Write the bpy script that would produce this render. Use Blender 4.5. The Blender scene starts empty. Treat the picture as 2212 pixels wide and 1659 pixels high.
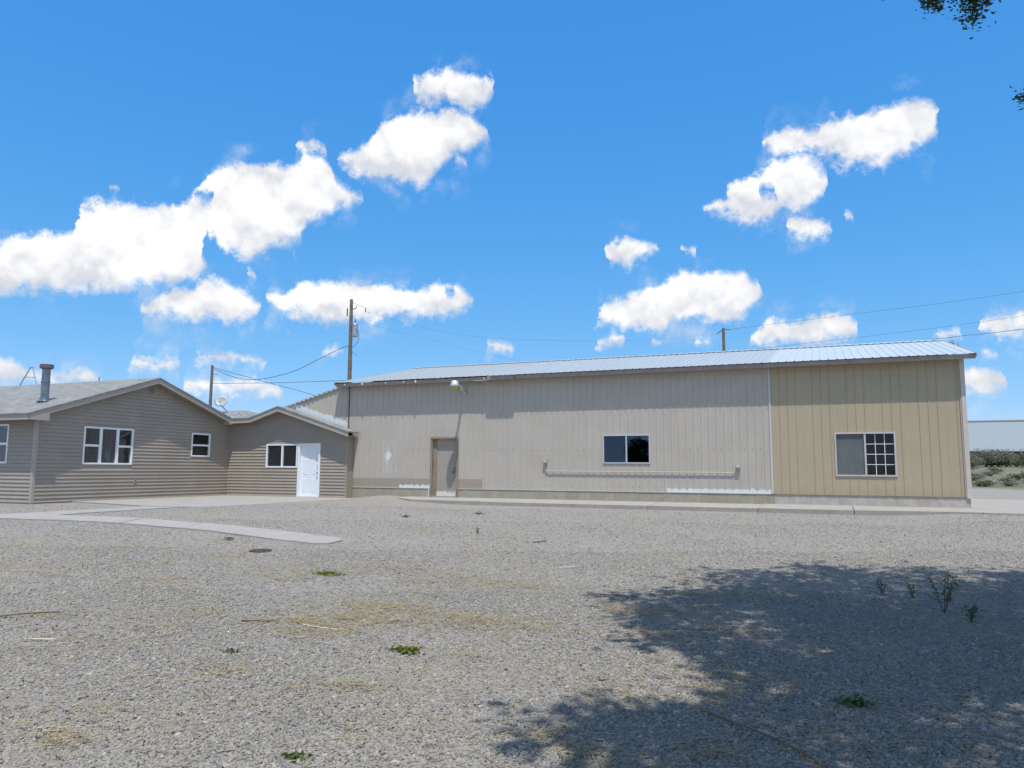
import bpy, math, random
import numpy as np
from mathutils import Vector, Matrix
random.seed(7); rng = np.random.default_rng(7)
SC = bpy.context.scene; COL = SC.collection

# ------------------------------------------------------------------ camera
FPX = 753.1; PITCH = math.radians(6.464); ROLL = math.radians(0.317); YAW = math.radians(22.641); EYE = 0.972
cam = bpy.data.cameras.new('camera'); cam.sensor_fit = 'HORIZONTAL'; cam.sensor_width = 36
cam.lens = FPX / 1024 * 36; cam.clip_end = 20000; cam.clip_start = 0.05
camo = bpy.data.objects.new('camera', cam); COL.objects.link(camo)
F0 = Vector((-math.sin(YAW), math.cos(YAW), 0)); R0 = Vector((math.cos(YAW), math.sin(YAW), 0)); Z = Vector((0, 0, 1))
CF = F0*math.cos(PITCH)+Z*math.sin(PITCH); CU = -F0*math.sin(PITCH)+Z*math.cos(PITCH)
CR = R0*math.cos(ROLL)+CU*math.sin(ROLL); CU = -R0*math.sin(ROLL)+CU*math.cos(ROLL)
M = Matrix.Identity(4)
for i in range(3): M[i][0] = CR[i]; M[i][1] = CU[i]; M[i][2] = -CF[i]
M[2][3] = EYE
camo.matrix_world = M; SC.camera = camo

# ------------------------------------------------------------------ view
SC.view_settings.view_transform = 'Standard'; SC.view_settings.look = 'None'
SC.view_settings.gamma = 1; SC.view_settings.use_curve_mapping = False; SC.view_settings.exposure = 0.48
SUNV = Vector((0.17, -0.30, 1.0)).normalized()
SUN_EL = math.asin(SUNV.z)
SUN_ROT = math.atan2(SUNV.x, SUNV.y)

# ------------------------------------------------------------------ node helper
class NT:
    def __init__(s, tree): s.t = tree; s.n = tree.nodes; s.l = tree.links
    def new(s, typ, **kw):
        n = s.n.new(typ)
        for k, v in kw.items(): setattr(n, k, v)
        return n
    def put(s, sock, v):
        if v is None: return
        if isinstance(v, bpy.types.NodeSocket): s.l.new(v, sock)
        else: sock.default_value = v
    def m(s, op, a, b=None, c=None, clamp=False):
        n = s.new('ShaderNodeMath', operation=op, use_clamp=clamp)
        for i, v in enumerate((a, b, c)): s.put(n.inputs[i], v)
        return n.outputs[0]
    def vm(s, op, a, b=None):
        n = s.new('ShaderNodeVectorMath', operation=op); s.put(n.inputs[0], a); s.put(n.inputs[1], b)
        return n.outputs['Value'] if op in ('DOT_PRODUCT', 'LENGTH') else n.outputs[0]
    def vscale(s, a, f):
        n = s.new('ShaderNodeVectorMath', operation='SCALE'); s.put(n.inputs[0], a); n.inputs['Scale'].default_value = f if not isinstance(f, bpy.types.NodeSocket) else 1
        if isinstance(f, bpy.types.NodeSocket): s.l.new(f, n.inputs['Scale'])
        return n.outputs[0]
    def mix(s, f, a, b, mode='MIX'):
        n = s.new('ShaderNodeMix', data_type='RGBA', blend_type=mode); n.clamp_factor = True
        s.put(n.inputs['Factor'], f); s.put(n.inputs['A'], a); s.put(n.inputs['B'], b)
        return n.outputs['Result']
    def ramp(s, f, stops, interp='LINEAR'):
        n = s.new('ShaderNodeValToRGB'); cr = n.color_ramp; cr.interpolation = interp
        while len(cr.elements) < len(stops): cr.elements.new(0.5)
        for e, (p, c) in zip(cr.elements, stops):
            e.position = p; e.color = c if len(c) == 4 else (*c, 1)
        s.put(n.inputs[0], f); return n.outputs[0]
    def step(s, x, a, b):
        n = s.new('ShaderNodeMapRange', interpolation_type='SMOOTHSTEP')
        s.put(n.inputs['Value'], x); s.put(n.inputs['From Min'], a); s.put(n.inputs['From Max'], b)
        return n.outputs[0]
    def noise(s, vec, scale, detail=4, rough=0.5, dist=0.0, col=False):
        n = s.new('ShaderNodeTexNoise'); s.put(n.inputs['Vector'], vec); s.put(n.inputs['Scale'], scale)
        n.inputs['Detail'].default_value = detail; n.inputs['Roughness'].default_value = rough; n.inputs['Distortion'].default_value = dist
        return n.outputs['Color' if col else 'Fac']
    def xyz(s, v):
        n = s.new('ShaderNodeSeparateXYZ'); s.put(n.inputs[0], v); return n.outputs
    def comb(s, x, y, z):
        n = s.new('ShaderNodeCombineXYZ'); s.put(n.inputs[0], x); s.put(n.inputs[1], y); s.put(n.inputs[2], z); return n.outputs[0]
    def pos(s): return s.new('ShaderNodeNewGeometry').outputs['Position']

# ------------------------------------------------------------------ world: Nishita sky with cumulus clouds at infinity
world = bpy.data.worlds.new('World'); SC.world = world; world.use_nodes = True
def build_world():
    t = NT(world.node_tree); t.n.clear()
    sky = t.new('ShaderNodeTexSky', sky_type='NISHITA'); sky.sun_disc = False
    sky.sun_elevation = SUN_EL; sky.sun_rotation = SUN_ROT; sky.altitude = 1600; sky.air_density = 1.0; sky.dust_density = 0.3; sky.ozone_density = 2.0
    g = t.new('ShaderNodeTexCoord').outputs['Generated']
    d = t.vm('NORMALIZE', g)
    fx = t.vm('DOT_PRODUCT', d, tuple(F0)); rx = t.vm('DOT_PRODUCT', d, tuple(R0)); dz = t.xyz(d)[2]
    az0 = t.m('ARCTAN2', rx, fx); el0 = t.m('ARCSINE', dz)
    n1 = t.noise(d, 9.0, 6, 0.62, col=True); n2 = t.noise(d, 30.0, 8, 0.60, col=True)
    w1 = t.vm('SUBTRACT', n1, (0.5, 0.5, 0.5)); w2 = t.vm('SUBTRACT', n2, (0.5, 0.5, 0.5))
    w = t.vm('ADD', t.vscale(w1, 0.026), t.vscale(w2, 0.034)); wx, wy, wz = t.xyz(w)
    az = t.m('ADD', az0, wx); el = t.m('ADD', el0, t.m('MULTIPLY', wy, 0.8))
    # cloud outlines: (x, top, bottom) read off the sky and turned into azimuth / elevation
    def L(seg): return [(x/2, 129.6+a/2, 129.6+b/2) for x, a, b in seg]
    def Rr(seg): return [(1106+x/2, 129.6+a/2, 129.6+b/2) for x, a, b in seg]
    layers = [
     [L([(-160,860,1010),(0,815,1005),(130,770,1000),(250,762,985),(345,755,990),(358,640,985),(430,605,992),(520,622,1000),(640,632,962),(740,632,960),(800,615,960),(870,575,950),(925,475,905),(1040,438,835),(1075,442,862),(1200,455,800),(1310,448,770),(1340,402,690),(1400,412,675),(1440,520,655),(1552,588,602)]),
      [(1665/2,129.6+400/2,129.6+450/2)] and L([(1600,330,535),(1640,290,520),(1700,240,530),(1820,212,552),(1900,228,478),(1960,215,400),(2050,232,378),(2112,290,320)]),
      Rr([(1085,345,375),(1150,303,412),(1300,300,415),(1430,232,462),(1600,198,478),(1650,175,420),(1750,168,392),(1815,172,335),(1840,185,200)])],
     [L([(590,1050,1085),(680,1000,1112),(800,968,1122),(960,943,1122),(1050,990,1120),(1118,1055,1068)]),
      L([(1135,1010,1025),(1200,998,1078),(1380,938,1142),(1500,962,1132),(1700,974,1112),(1900,968,1102),(1990,970,1082),(2048,1035,1055)]),
      Rr([(815,618,672),(910,606,688),(930,530,695),(1000,503,712),(1110,455,695),(1135,430,650),(1250,410,642),(1330,468,592),(1372,498,545)]),
      Rr([(2005,1248,1272),(2060,1238,1277),(2118,1258,1268)])],
     [L([(-100,1290,1400),(0,1283,1400),(60,1288,1400),(110,1340,1400),(260,1355,1400),(400,1340,1400),(440,1380,1400)]),
      L([(545,1303,1322),(600,1288,1337),(740,1284,1337),(772,1298,1312)]), L([(838,1278,1302),(950,1260,1307),(1060,1283,1317),(1168,1296,1310)]),
      L([(1370,1252,1268),(1450,1238,1284),(1492,1248,1258)]),
      L([(1775,105,175),(1860,88,182),(1945,38,190),(2000,55,225),(2080,100,215),(2130,68,160)]),
      Rr([(400,800,884),(490,766,882),(550,790,877),(628,798,832)]), Rr([(722,808,824),(770,806,847),(814,832,844)]),
      Rr([(1165,690,742),(1250,688,777),(1340,684,767),(1380,715,740)]), Rr([(1940,1325,1420),(2000,1316,1440),(2122,1352,1432)])],
     [L([(475,558,576),(510,556,586),(542,568,578)]), L([(790,1390,1440),(950,1372,1450),(1120,1385,1455),(1235,1420,1460)]),
      L([(1290,365,385),(1340,350,402),(1400,363,412),(1420,372,410)]), L([(1446,412,446),(1520,382,490),(1590,345,525),(1680,330,535)]), L([(1935,410,440),(1960,405,460),(2018,440,460)]), L([(2090,1220,1250),(2150,1214,1262),(2230,1228,1266)]),
      Rr([(352,1222,1248),(430,1188,1252),(492,1193,1218)]), Rr([(605,1210,1225),(650,1215,1235)]), Rr([(820,1222,1242),(884,1213,1238)]),
      Rr([(1045,1180,1208),(1110,1118,1228),(1220,1118,1237),(1330,1113,1232),(1400,1098,1228),(1500,1118,1218),(1522,1138,1165)]),
      Rr([(1850,1176,1194),(1950,1143,1178),(1992,1158,1170)]), Rr([(2040,1112,1152),(2100,1098,1192),(2300,1085,1198)])],
     [L([(1038,895,932),(1065,893,947),(1097,928,947)]),
      Rr([(345,1125,1152),(390,1048,1152),(480,1008,1162),(640,972,1192),(662,955,1188),(672,945,1142),(720,923,1142),(830,928,1127),(930,916,1122),(1000,923,1112),(1038,960,1072),(1072,958,980)]),
      Rr([(1430,655,695),(1465,648,690),(1492,655,680)])],
    ]
    holes = [L([(868,745,765),(890,745,885),(925,775,935),(960,805,950),(1010,835,930)]), L([(1925,985,1000),(1950,980,1012),(1975,990,1005)]),
             Rr([(1064,553,567),(1100,548,590),(1138,552,572)]), Rr([(1235,292,312),(1290,288,322),(1318,300,312)])]
    holes2 = [L([(845,588,600),(885,565,612),(928,598,622)]), Rr([(1228,398,412),(1330,432,470),(1400,455,475)])]
    nl = len(layers); layers += [holes, holes2]
    A0, A1, E1 = -0.75, 0.75, 0.75
    def angles(x, y):
        x = x*1024/2212; y = y*1024/2212
        v = CF + CR*((x-512)/FPX) - CU*((y-384)/FPX); v.normalize()
        return math.atan2(v.dot(R0), v.dot(F0)), math.asin(v.z)
    ax = t.m('DIVIDE', t.m('SUBTRACT', az, A0), A1-A0)
    dens = None; shade = None
    for li, segs in enumerate(layers):
        tp, bt = [], []
        for seg in segs:
            q = [(angles(x, a), angles(x, b)) for x, a, b in seg]
            e = 0.0018
            m0 = (q[0][0][1]+q[0][1][1])/2; m1 = (q[-1][0][1]+q[-1][1][1])/2
            tp += [(q[0][0][0]-e, m0-0.06)]+[u[0] for u in q]+[(q[-1][0][0]+e, m1-0.06)]
            bt += [(q[0][0][0]-e, m0+0.06)]+[(u[0][0], u[1][1]) for u in q]+[(q[-1][0][0]+e, m1+0.06)]
        outs = []
        for pts, side in ((tp, -0.2), (bt, 1)):
            n = t.new('ShaderNodeFloatCurve'); cm = n.mapping; cm.use_clip = False; cv = cm.curves[0]
            P = [((a-A0)/(A1-A0), e_/E1) for a, e_ in pts]
            P = [(0, P[0][1])]+[p for p in P if 0.001 < p[0] < 0.999]+[(1, P[-1][1])]
            cv.points[0].location = P[0]; cv.points[1].location = P[-1]
            for p in P[1:-1]: cv.points.new(*p)
            for p in cv.points: p.handle_type = 'VECTOR'
            cm.update(); t.put(n.inputs['Value'], ax); outs.append(t.m('MULTIPLY', n.outputs[0], E1))
        a = t.m('SUBTRACT', outs[0], el); b = t.m('SUBTRACT', el, outs[1])
        dl = t.m('MINIMUM', a, t.m('MULTIPLY', b, 0.65))
        sh = t.m('MULTIPLY', t.m('GREATER_THAN', dl, -0.006), t.m('DIVIDE', b, 0.055, clamp=True))
        if li >= nl: dens = t.m('MINIMUM', dens, t.m('SUBTRACT', 0.0, dl)); continue
        dens = dl if dens is None else t.m('MAXIMUM', dens, dl)
        shade = sh if shade is None else t.m('MAXIMUM', shade, sh)
    inside = t.m('MULTIPLY', t.step(t.m('ABSOLUTE', az0), 0.74, 0.70), t.step(fx, 0.0, 0.05))
    n3 = t.noise(d, 16.0, 6, 0.6); n4 = t.noise(d, 60.0, 6, 0.65)
    dn = t.m('ADD', dens, t.m('MULTIPLY', t.m('SUBTRACT', n4, 0.5), 0.026))
    def puff(sc, sh): return t.m('SUBTRACT', t.noise(d, sc, 5, 0.5), t.noise(t.vm('ADD', d, sh), sc, 5, 0.5))
    relief = t.m('ADD', t.m('MULTIPLY', puff(15.0, (0.006, -0.004, 0.022)), 2.6), t.m('MULTIPLY', puff(36.0, (0.003, -0.002, 0.009)), 1.4))
    core = t.step(dn, -0.0050, 0.0085)
    wisp = t.m('MULTIPLY', t.step(dn, -0.030, 0.002), t.m('MULTIPLY', t.step(n3, 0.50, 0.75), 0.55))
    cin = t.m('MULTIPLY', t.m('MAXIMUM', core, wisp), inside)
    # broken cumulus round the unseen sky, coverage and brightness raised to add ambient light
    pr = t.vscale(t.comb(t.xyz(d)[0], t.xyz(d)[1], 0.0), 1.0)
    den = t.m('ADD', t.m('MAXIMUM', dz, 0.0), 0.18)
    dv = t.new('ShaderNodeVectorMath', operation='DIVIDE'); t.put(dv.inputs[0], pr); t.put(dv.inputs[1], t.comb(den, den, 1.0))
    n5 = t.noise(dv.outputs[0], 1.9, 9, 0.58)
    cout = t.m('MULTIPLY', t.m('MULTIPLY', t.step(n5, 0.52, 0.58), t.m('SUBTRACT', 1.0, inside)), t.step(dz, 0.0, 0.06))
    cl = t.m('MAXIMUM', cin, cout)
    s1 = t.m('ADD', t.m('ADD', t.m('MULTIPLY', shade, 0.55), 0.22), relief, clamp=True)
    s2 = t.m('ADD', s1, t.m('SUBTRACT', 1.0, inside), clamp=True)
    ccol = t.mix(s2, (3.9, 4.05, 4.4, 1), (6.3, 6.25, 6.2, 1))
    # the camera's own colour response to clear sky: a power curve per channel over the whole sky
    sr = t.new('ShaderNodeSeparateColor'); t.l.new(sky.outputs[0], sr.inputs[0]); cc = t.new('ShaderNodeCombineColor')
    for i, (k_, p_) in enumerate(SKY_CURVE): t.l.new(t.m('MULTIPLY', t.m('POWER', sr.outputs[i], p_), k_), cc.inputs[i])
    tint = cc.outputs[0]
    ccol = t.mix(inside, (7.6, 7.4, 7.2, 1), ccol)
    final = t.mix(cl, tint, ccol)
    bg = t.new('ShaderNodeBackground'); bg.inputs['Strength'].default_value = SKY_STRENGTH
    t.l.new(final, bg.inputs['Color'])
    o = t.new('ShaderNodeOutputWorld'); t.l.new(bg.outputs[0], o.inputs[0])
SKY_STRENGTH = 0.130
SKY_CURVE = ((0.385, 1.17), (1.31, 0.572), (3.2, 0.275))
build_world()

sun = bpy.data.lights.new('sun', 'SUN'); sun.energy = 3.4; sun.angle = math.radians(0.53); sun.color = (1.0, 0.955, 0.89)
suno = bpy.data.objects.new('sun', sun); COL.objects.link(suno); suno.location = SUNV*50
suno.rotation_euler = SUNV.to_track_quat('Z', 'Y').to_euler()

# ------------------------------------------------------------------ materials
MATS = {}
def mat(name, base=(0.5, 0.5, 0.5), rough=0.7, metal=0.0, var=0.12, vscale=3.0, bump=0.0, bscale=40.0, spec=0.5, fn=None):
    m = bpy.data.materials.new(name); m.use_nodes = True; t = NT(m.node_tree)
    b = t.n['Principled BSDF']; b.inputs['Roughness'].default_value = rough; b.inputs['Metallic'].default_value = metal
    b.inputs['Specular IOR Level'].default_value = spec
    p = t.pos(); c = (*base, 1)
    if var:
        n = t.noise(p, vscale, 6, 0.62)
        lo = tuple(x*(1-var) for x in base); hi = tuple(min(1, x*(1+var)) for x in base)
        c = t.ramp(n, [(0.3, lo), (0.7, hi)])
    if fn: c = fn(t, p, c, b) or c
    t.put(b.inputs['Base Color'], c)
    if bump:
        bn = t.new('ShaderNodeBump'); bn.inputs['Strength'].default_value = bump; bn.inputs['Distance'].default_value = 0.01
        t.l.new(t.noise(p, bscale, 6, 0.6), bn.inputs['Height']); t.l.new(bn.outputs[0], b.inputs['Normal'])
    MATS[name] = m; return m

def box_mask(t, p, x0, x1, z0, z1, soft=0.004, wob=None):
    X, Y, Zc = t.xyz(p)
    if wob is not None: Zc = t.m('ADD', Zc, wob)
    a = t.m('MULTIPLY', t.step(X, x0-soft, x0+soft), t.step(X, x1+soft, x1-soft))
    b = t.m('MULTIPLY', t.step(Zc, z0-soft, z0+soft), t.step(Zc, z1+soft, z1-soft))
    return t.m('MULTIPLY', a, b)

def shop_paint(t, p, c, b):
    X, Y, Zc = t.xyz(p)
    # faint vertical run marks and dirt
    v = t.noise(t.comb(t.m('MULTIPLY', X, 9.0), 0.0, t.m('MULTIPLY', Zc, 0.35)), 1.6, 4, 0.6)
    c = t.mix(t.m('MULTIPLY', t.step(v, 0.5, 0.8), 0.35), c, (0.36, 0.32, 0.265, 1))
    # two repainted darker bands beside the door
    brown = (0.33, 0.28, 0.225, 1)
    c = t.mix(t.m('MAXIMUM', box_mask(t, p, -16.95, -13.30, 0.25, 0.62), box_mask(t, p, -12.25, -11.24, 0.25, 0.62)), c, brown)
    # peeled paint showing pale primer
    white = (0.62, 0.66, 0.66, 1)
    rib = t.m('MULTIPLY', t.m('ABSOLUTE', t.m('SINE', t.m('MULTIPLY', X, math.pi/0.235))), 0.05)
    jag = t.m('ADD', t.m('MULTIPLY', t.m('SUBTRACT', t.noise(t.comb(t.m('MULTIPLY', X, 6.0), 0, Zc), 2.2, 5, 0.7), 0.5), 0.28), rib)
    m1 = box_mask(t, p, -14.62, -13.28, 0.2, 0.42, wob=jag)
    m2 = box_mask(t, p, -4.75, -1.5, 0.2, 0.43, wob=jag)
    fade = t.step(X, -5.2, -3.6)
    jag2 = t.m('ADD', jag, t.m('MULTIPLY', t.m('SUBTRACT', 1.0, fade), 0.12))
    m3 = box_mask(t, p, -9.8, -3.5, 0.2, 0.36, wob=jag2)
    n = t.noise(t.comb(t.m('MULTIPLY', X, 3.0), 0, t.m('MULTIPLY', Zc, 1.0)), 3.4, 5, 0.6)
    px_ = t.m('ADD', X, t.m('MULTIPLY', t.m('SUBTRACT', n, 0.5), 0.35)); pz_ = t.m('ADD', Zc, t.m('MULTIPLY', t.m('SUBTRACT', t.noise(t.comb(t.m('MULTIPLY', X, 9.0), 0, Zc), 3.0, 4, 0.7), 0.5), 0.6))
    m4 = t.step(t.m('ADD', t.m('POWER', t.m('DIVIDE', t.m('ADD', px_, 15.13), 0.15), 2.0), t.m('POWER', t.m('DIVIDE', t.m('SUBTRACT', pz_, 1.43), 0.17), 2.0)), 1.01, 0.99)
    st = t.noise(t.comb(t.m('MULTIPLY', X, 26.0), 0, t.m('MULTIPLY', Zc, 0.8)), 1.3, 2, 0.5)
    m5 = t.m('MULTIPLY', box_mask(t, p, -15.34, -14.72, 0.85, 2.02, 0.05), t.step(st, 0.57, 0.59))
    # peeling where the lean-to wall meets the small roof below it
    line = t.m('SUBTRACT', Zc, t.m('ADD', t.m('MULTIPLY', t.m('ADD', X, 19.74), -0.31), 3.42))
    jag3 = t.m('MULTIPLY', t.m('SUBTRACT', t.noise(t.comb(t.m('MULTIPLY', X, 7.0), 0, Zc), 2.4, 5, 0.7), 0.5), 0.5)
    m6 = t.m('MULTIPLY', t.step(t.m('ADD', line, jag3), 0.20, 0.17), t.step(X, -16.97, -17.0))
    mm = m1
    for q in (m2, m3, m4, m5, m6): mm = t.m('MAXIMUM', mm, q)
    # rows of screw heads
    fx_ = t.m('SUBTRACT', t.m('FRACT', t.m('DIVIDE', t.m('ADD', X, 40.06), 0.2350)), 0.5)
    sc = None
    for zz in (0.42, 1.62, 2.86):
        q = t.m('ADD', t.m('POWER', t.m('MULTIPLY', fx_, 0.235), 2.0), t.m('POWER', t.m('SUBTRACT', Zc, zz), 2.0))
        q = t.m('LESS_THAN', q, 0.018**2); sc = q if sc is None else t.m('MAXIMUM', sc, q)
    sc = t.m('MULTIPLY', sc, t.step(t.noise(t.comb(X, 0, Zc), 2.3, 2), 0.42, 0.55))
    c = t.mix(mm, c, white)
    return t.mix(t.m('MULTIPLY', sc, 0.85), c, (0.12, 0.10, 0.09, 1))
mat('shop_paint', (0.44, 0.398, 0.342), 0.55, var=0.05, vscale=1.2, bump=0.08, bscale=30, fn=shop_paint)
def tan_paint(t, p, c, b):
    X, Y, Zc = t.xyz(p)
    v = t.noise(t.comb(t.m('MULTIPLY', X, 5.0), 0.0, t.m('MULTIPLY', Zc, 0.4)), 1.6, 4, 0.6)
    c = t.mix(t.m('MULTIPLY', t.step(v, 0.5, 0.85), 0.3), c, (0.33, 0.28, 0.19, 1))
    return t.mix(t.m('MULTIPLY', t.step(t.m('ADD', Zc, t.m('MULTIPLY', v, 0.6)), 0.9, 0.55), 0.4), c, (0.33, 0.26, 0.17, 1))
mat('tan_paint', (0.395, 0.33, 0.225), 0.5, var=0.04, vscale=1.0, fn=tan_paint)
mat('fascia_paint', (0.31, 0.25, 0.21), 0.6, var=0.18, vscale=5, bump=0.1)
mat('trim_pale', (0.52, 0.52, 0.50), 0.5, var=0.08, vscale=4)
mat('corner_beige', (0.52, 0.46, 0.40), 0.55, var=0.05)
mat('trim_dark', (0.10, 0.095, 0.085), 0.6)
def galv(t, p, c, b):
    X, Y, Zc = t.xyz(p)
    s = t.noise(t.comb(t.m('MULTIPLY', X, 6.0), t.m('MULTIPLY', Y, 0.25), 0), 1.2, 5, 0.65)
    c = t.mix(t.step(s, 0.4, 0.75), c, (0.38, 0.415, 0.42, 1))
    old = t.step(X, -10.85, -10.95)
    c = t.mix(t.m('MULTIPLY', old, 0.55), c, (0.36, 0.385, 0.37, 1))
    new = t.step(X, -1.60, -1.50)
    return t.mix(t.m('MULTIPLY', new, 0.6), c, (0.50, 0.56, 0.565, 1))
mat('roof_metal', (0.38, 0.415, 0.425), 0.45, 0.15, var=0.06, vscale=2, fn=galv)
mat('vinyl', (0.32, 0.28, 0.232), 0.5, var=0.07, vscale=0.9, spec=0.35)
mat('house_trim', (0.37, 0.33, 0.285), 0.55, var=0.08, vscale=2)
mat('soffit', (0.25, 0.22, 0.19), 0.7)
def shingle(t, p, c, b):
    X, Y, Zc = t.xyz(p)
    br = t.new('ShaderNodeTexBrick'); br.offset = 0.37
    t.put(br.inputs['Vector'], t.comb(X, t.m('MULTIPLY', Y, 1.0), 0)); br.inputs['Scale'].default_value = 1
    br.inputs['Brick Width'].default_value = 0.31; br.inputs['Row Height'].default_value = 0.14; br.inputs['Mortar Size'].default_value = 0.006
    br.inputs['Color1'].default_value = (0.15, 0.155, 0.145, 1); br.inputs['Color2'].default_value = (0.26, 0.26, 0.25, 1); br.inputs['Mortar'].default_value = (0.1, 0.1, 0.1, 1)
    n = t.noise(p, 5, 6, 0.7)
    c2 = t.mix(t.m('MULTIPLY', t.step(n, 0.3, 0.7), 0.4), br.outputs[0], (0.20, 0.20, 0.18, 1))
    g = t.noise(p, 160, 3, 0.7)
    return t.mix(t.m('MULTIPLY', t.step(g, 0.45, 0.7), 0.35), c2, (0.36, 0.36, 0.34, 1))
mat('shingles', (0.3, 0.31, 0.3), 0.95, bump=0.6, bscale=120, fn=shingle)
def concrete(t, p, c, b):
    n = t.noise(p, 1.1, 7, 0.68); c = t.mix(t.m('MULTIPLY', t.step(n, 0.48, 0.68), 0.6), c, (0.25, 0.23, 0.20, 1))
    g = t.noise(p, 90, 4, 0.7); return t.mix(t.m('MULTIPLY', t.step(g, 0.5, 0.75), 0.3), c, (0.5, 0.48, 0.45, 1))
mat('concrete', (0.305, 0.285, 0.255), 0.9, var=0.10, vscale=3.5, bump=0.3, bscale=60, fn=concrete)
mat('concrete_curb', (0.30, 0.285, 0.26), 0.9, var=0.2, vscale=6, bump=0.4, bscale=50, fn=concrete)
def stem(t, p, c, b):
    X, Y, Zc = t.xyz(p)
    v = t.noise(t.comb(t.m('MULTIPLY', X, 3.0), 0, t.m('MULTIPLY', Zc, 0.6)), 1.6, 4, 0.6)
    c = t.mix(t.m('MULTIPLY', t.step(v, 0.48, 0.68), 0.4), c, (0.30, 0.28, 0.255, 1))
    n = t.noise(p, 7, 8, 0.8); return t.mix(t.m('MULTIPLY', t.step(n, 0.62, 0.7), 0.6), c, (0.16, 0.15, 0.14, 1))
mat('stem_wall', (0.42, 0.385, 0.34), 0.9, var=0.15, vscale=4, bump=0.6, bscale=35, fn=stem)
def blockm(t, p, c, b):
    oi = t.new('ShaderNodeObjectInfo').outputs['Random']
    c = t.mix(t.m('MULTIPLY', oi, 0.35), c, (0.24, 0.215, 0.15, 1))
    n = t.noise(p, 4, 6, 0.75); return t.mix(t.m('MULTIPLY', t.step(n, 0.56, 0.68), 0.45), c, (0.20, 0.16, 0.135, 1))
mat('block_paint', (0.345, 0.315, 0.245), 0.9, var=0.14, vscale=4, bump=0.6, bscale=60, fn=blockm)
mat('mortar', (0.40, 0.37, 0.30), 0.95)
mat('white_vinyl', (0.78, 0.80, 0.82), 0.4, var=0.03)
mat('white_door', (0.76, 0.80, 0.84), 0.35, var=0.02, bump=0.0)
mat('alu', (0.58, 0.60, 0.61), 0.4, 0.6, var=0.08)
mat('mauve_frame', (0.50, 0.45, 0.43), 0.5, var=0.05)
def wood(t, p, c, b):
    X, Y, Zc = t.xyz(p)
    n = t.noise(t.comb(t.m('MULTIPLY', X, 18.0), t.m('MULTIPLY', Y, 18.0), t.m('MULTIPLY', Zc, 1.2)), 1.5, 6, 0.7)
    return t.mix(t.step(n, 0.47, 0.60), (0.27, 0.24, 0.19, 1), (0.23, 0.125, 0.055, 1))
mat('door_wood', (0.2, 0.14, 0.08), 0.8, bump=0.3, bscale=60, fn=wood)
def steeldoor(t, p, c, b):
    X, Y, Zc = t.xyz(p)
    n = t.noise(t.comb(t.m('MULTIPLY', X, 4), 0, Zc), 3.0, 5, 0.7)
    w = t.step(t.m('ADD', Zc, t.m('MULTIPLY', t.m('SUBTRACT', n, 0.5), 0.45)), 0.17, 0.15)
    return t.mix(w, c, (0.62, 0.60, 0.56, 1))
mat('grey_door', (0.33, 0.29, 0.24), 0.55, var=0.08, vscale=2, fn=steeldoor)
mat('room_dark', (0.10, 0.09, 0.08), 0.9)
mat('drape', (0.32, 0.29, 0.23), 0.9)
def glassm(name, tint, refl=0.10, gcol=(0.9, 0.95, 1, 1)):
    m = bpy.data.materials.new(name); m.use_nodes = True; t = NT(m.node_tree); t.n.clear()
    fr = t.new('ShaderNodeFresnel'); fr.inputs['IOR'].default_value = 1.5
    tr = t.new('ShaderNodeBsdfTransparent'); tr.inputs[0].default_value = (*tint, 1)
    gl = t.new('ShaderNodeBsdfGlossy'); gl.inputs['Roughness'].default_value = 0.015; gl.inputs['Color'].default_value = gcol
    w = t.noise(t.pos(), 2.2, 2, 0.4); bn = t.new('ShaderNodeBump'); bn.inputs['Strength'].default_value = 0.12; bn.inputs['Distance'].default_value = 0.02
    t.l.new(w, bn.inputs['Height']); t.l.new(bn.outputs[0], gl.inputs['Normal'])
    mx = t.new('ShaderNodeMixShader'); t.l.new(t.m('ADD', t.m('MULTIPLY', fr.outputs[0], 1.6), refl, clamp=True), mx.inputs[0])
    t.l.new(tr.outputs[0], mx.inputs[1]); t.l.new(gl.outputs[0], mx.inputs[2])
    o = t.new('ShaderNodeOutputMaterial'); t.l.new(mx.outputs[0], o.inputs[0]); MATS[name] = m
glassm('glass', (0.45, 0.5, 0.55), 0.02)
glassm('glass_shop', (0.22, 0.28, 0.35), 0.03, (0.42, 0.58, 0.82, 1))
glassm('glass_dark', (0.3, 0.3, 0.33), -0.03)
mat('screen_mesh', (0.20, 0.23, 0.23), 0.9)
mat('pole_wood', (0.16, 0.125, 0.10), 0.9, var=0.3, vscale=4, bump=0.4, bscale=30)
mat('steel', (0.40, 0.42, 0.44), 0.4, 0.7, var=0.15)
mat('pipe_steel', (0.20, 0.235, 0.27), 0.35, 0.75, var=0.25, vscale=5)
mat('rusty', (0.17, 0.12, 0.10), 0.7, 0.4, var=0.3, vscale=8)
mat('dish_grey', (0.34, 0.36, 0.37), 0.5, var=0.05)
mat('wire', (0.05, 0.055, 0.06), 0.6, var=0)
mat('barn_roof', (0.225, 0.255, 0.265), 0.6, 0.0, var=0.05)
mat('lamp_metal', (0.62, 0.66, 0.67), 0.35, 0.4, var=0.06)
mat('lamp_globe', (0.36, 0.34, 0.12), 0.25, var=0.15, vscale=12)
mat('bark', (0.10, 0.08, 0.06), 0.95, var=0.3, vscale=6, bump=0.7, bscale=25)
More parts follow.
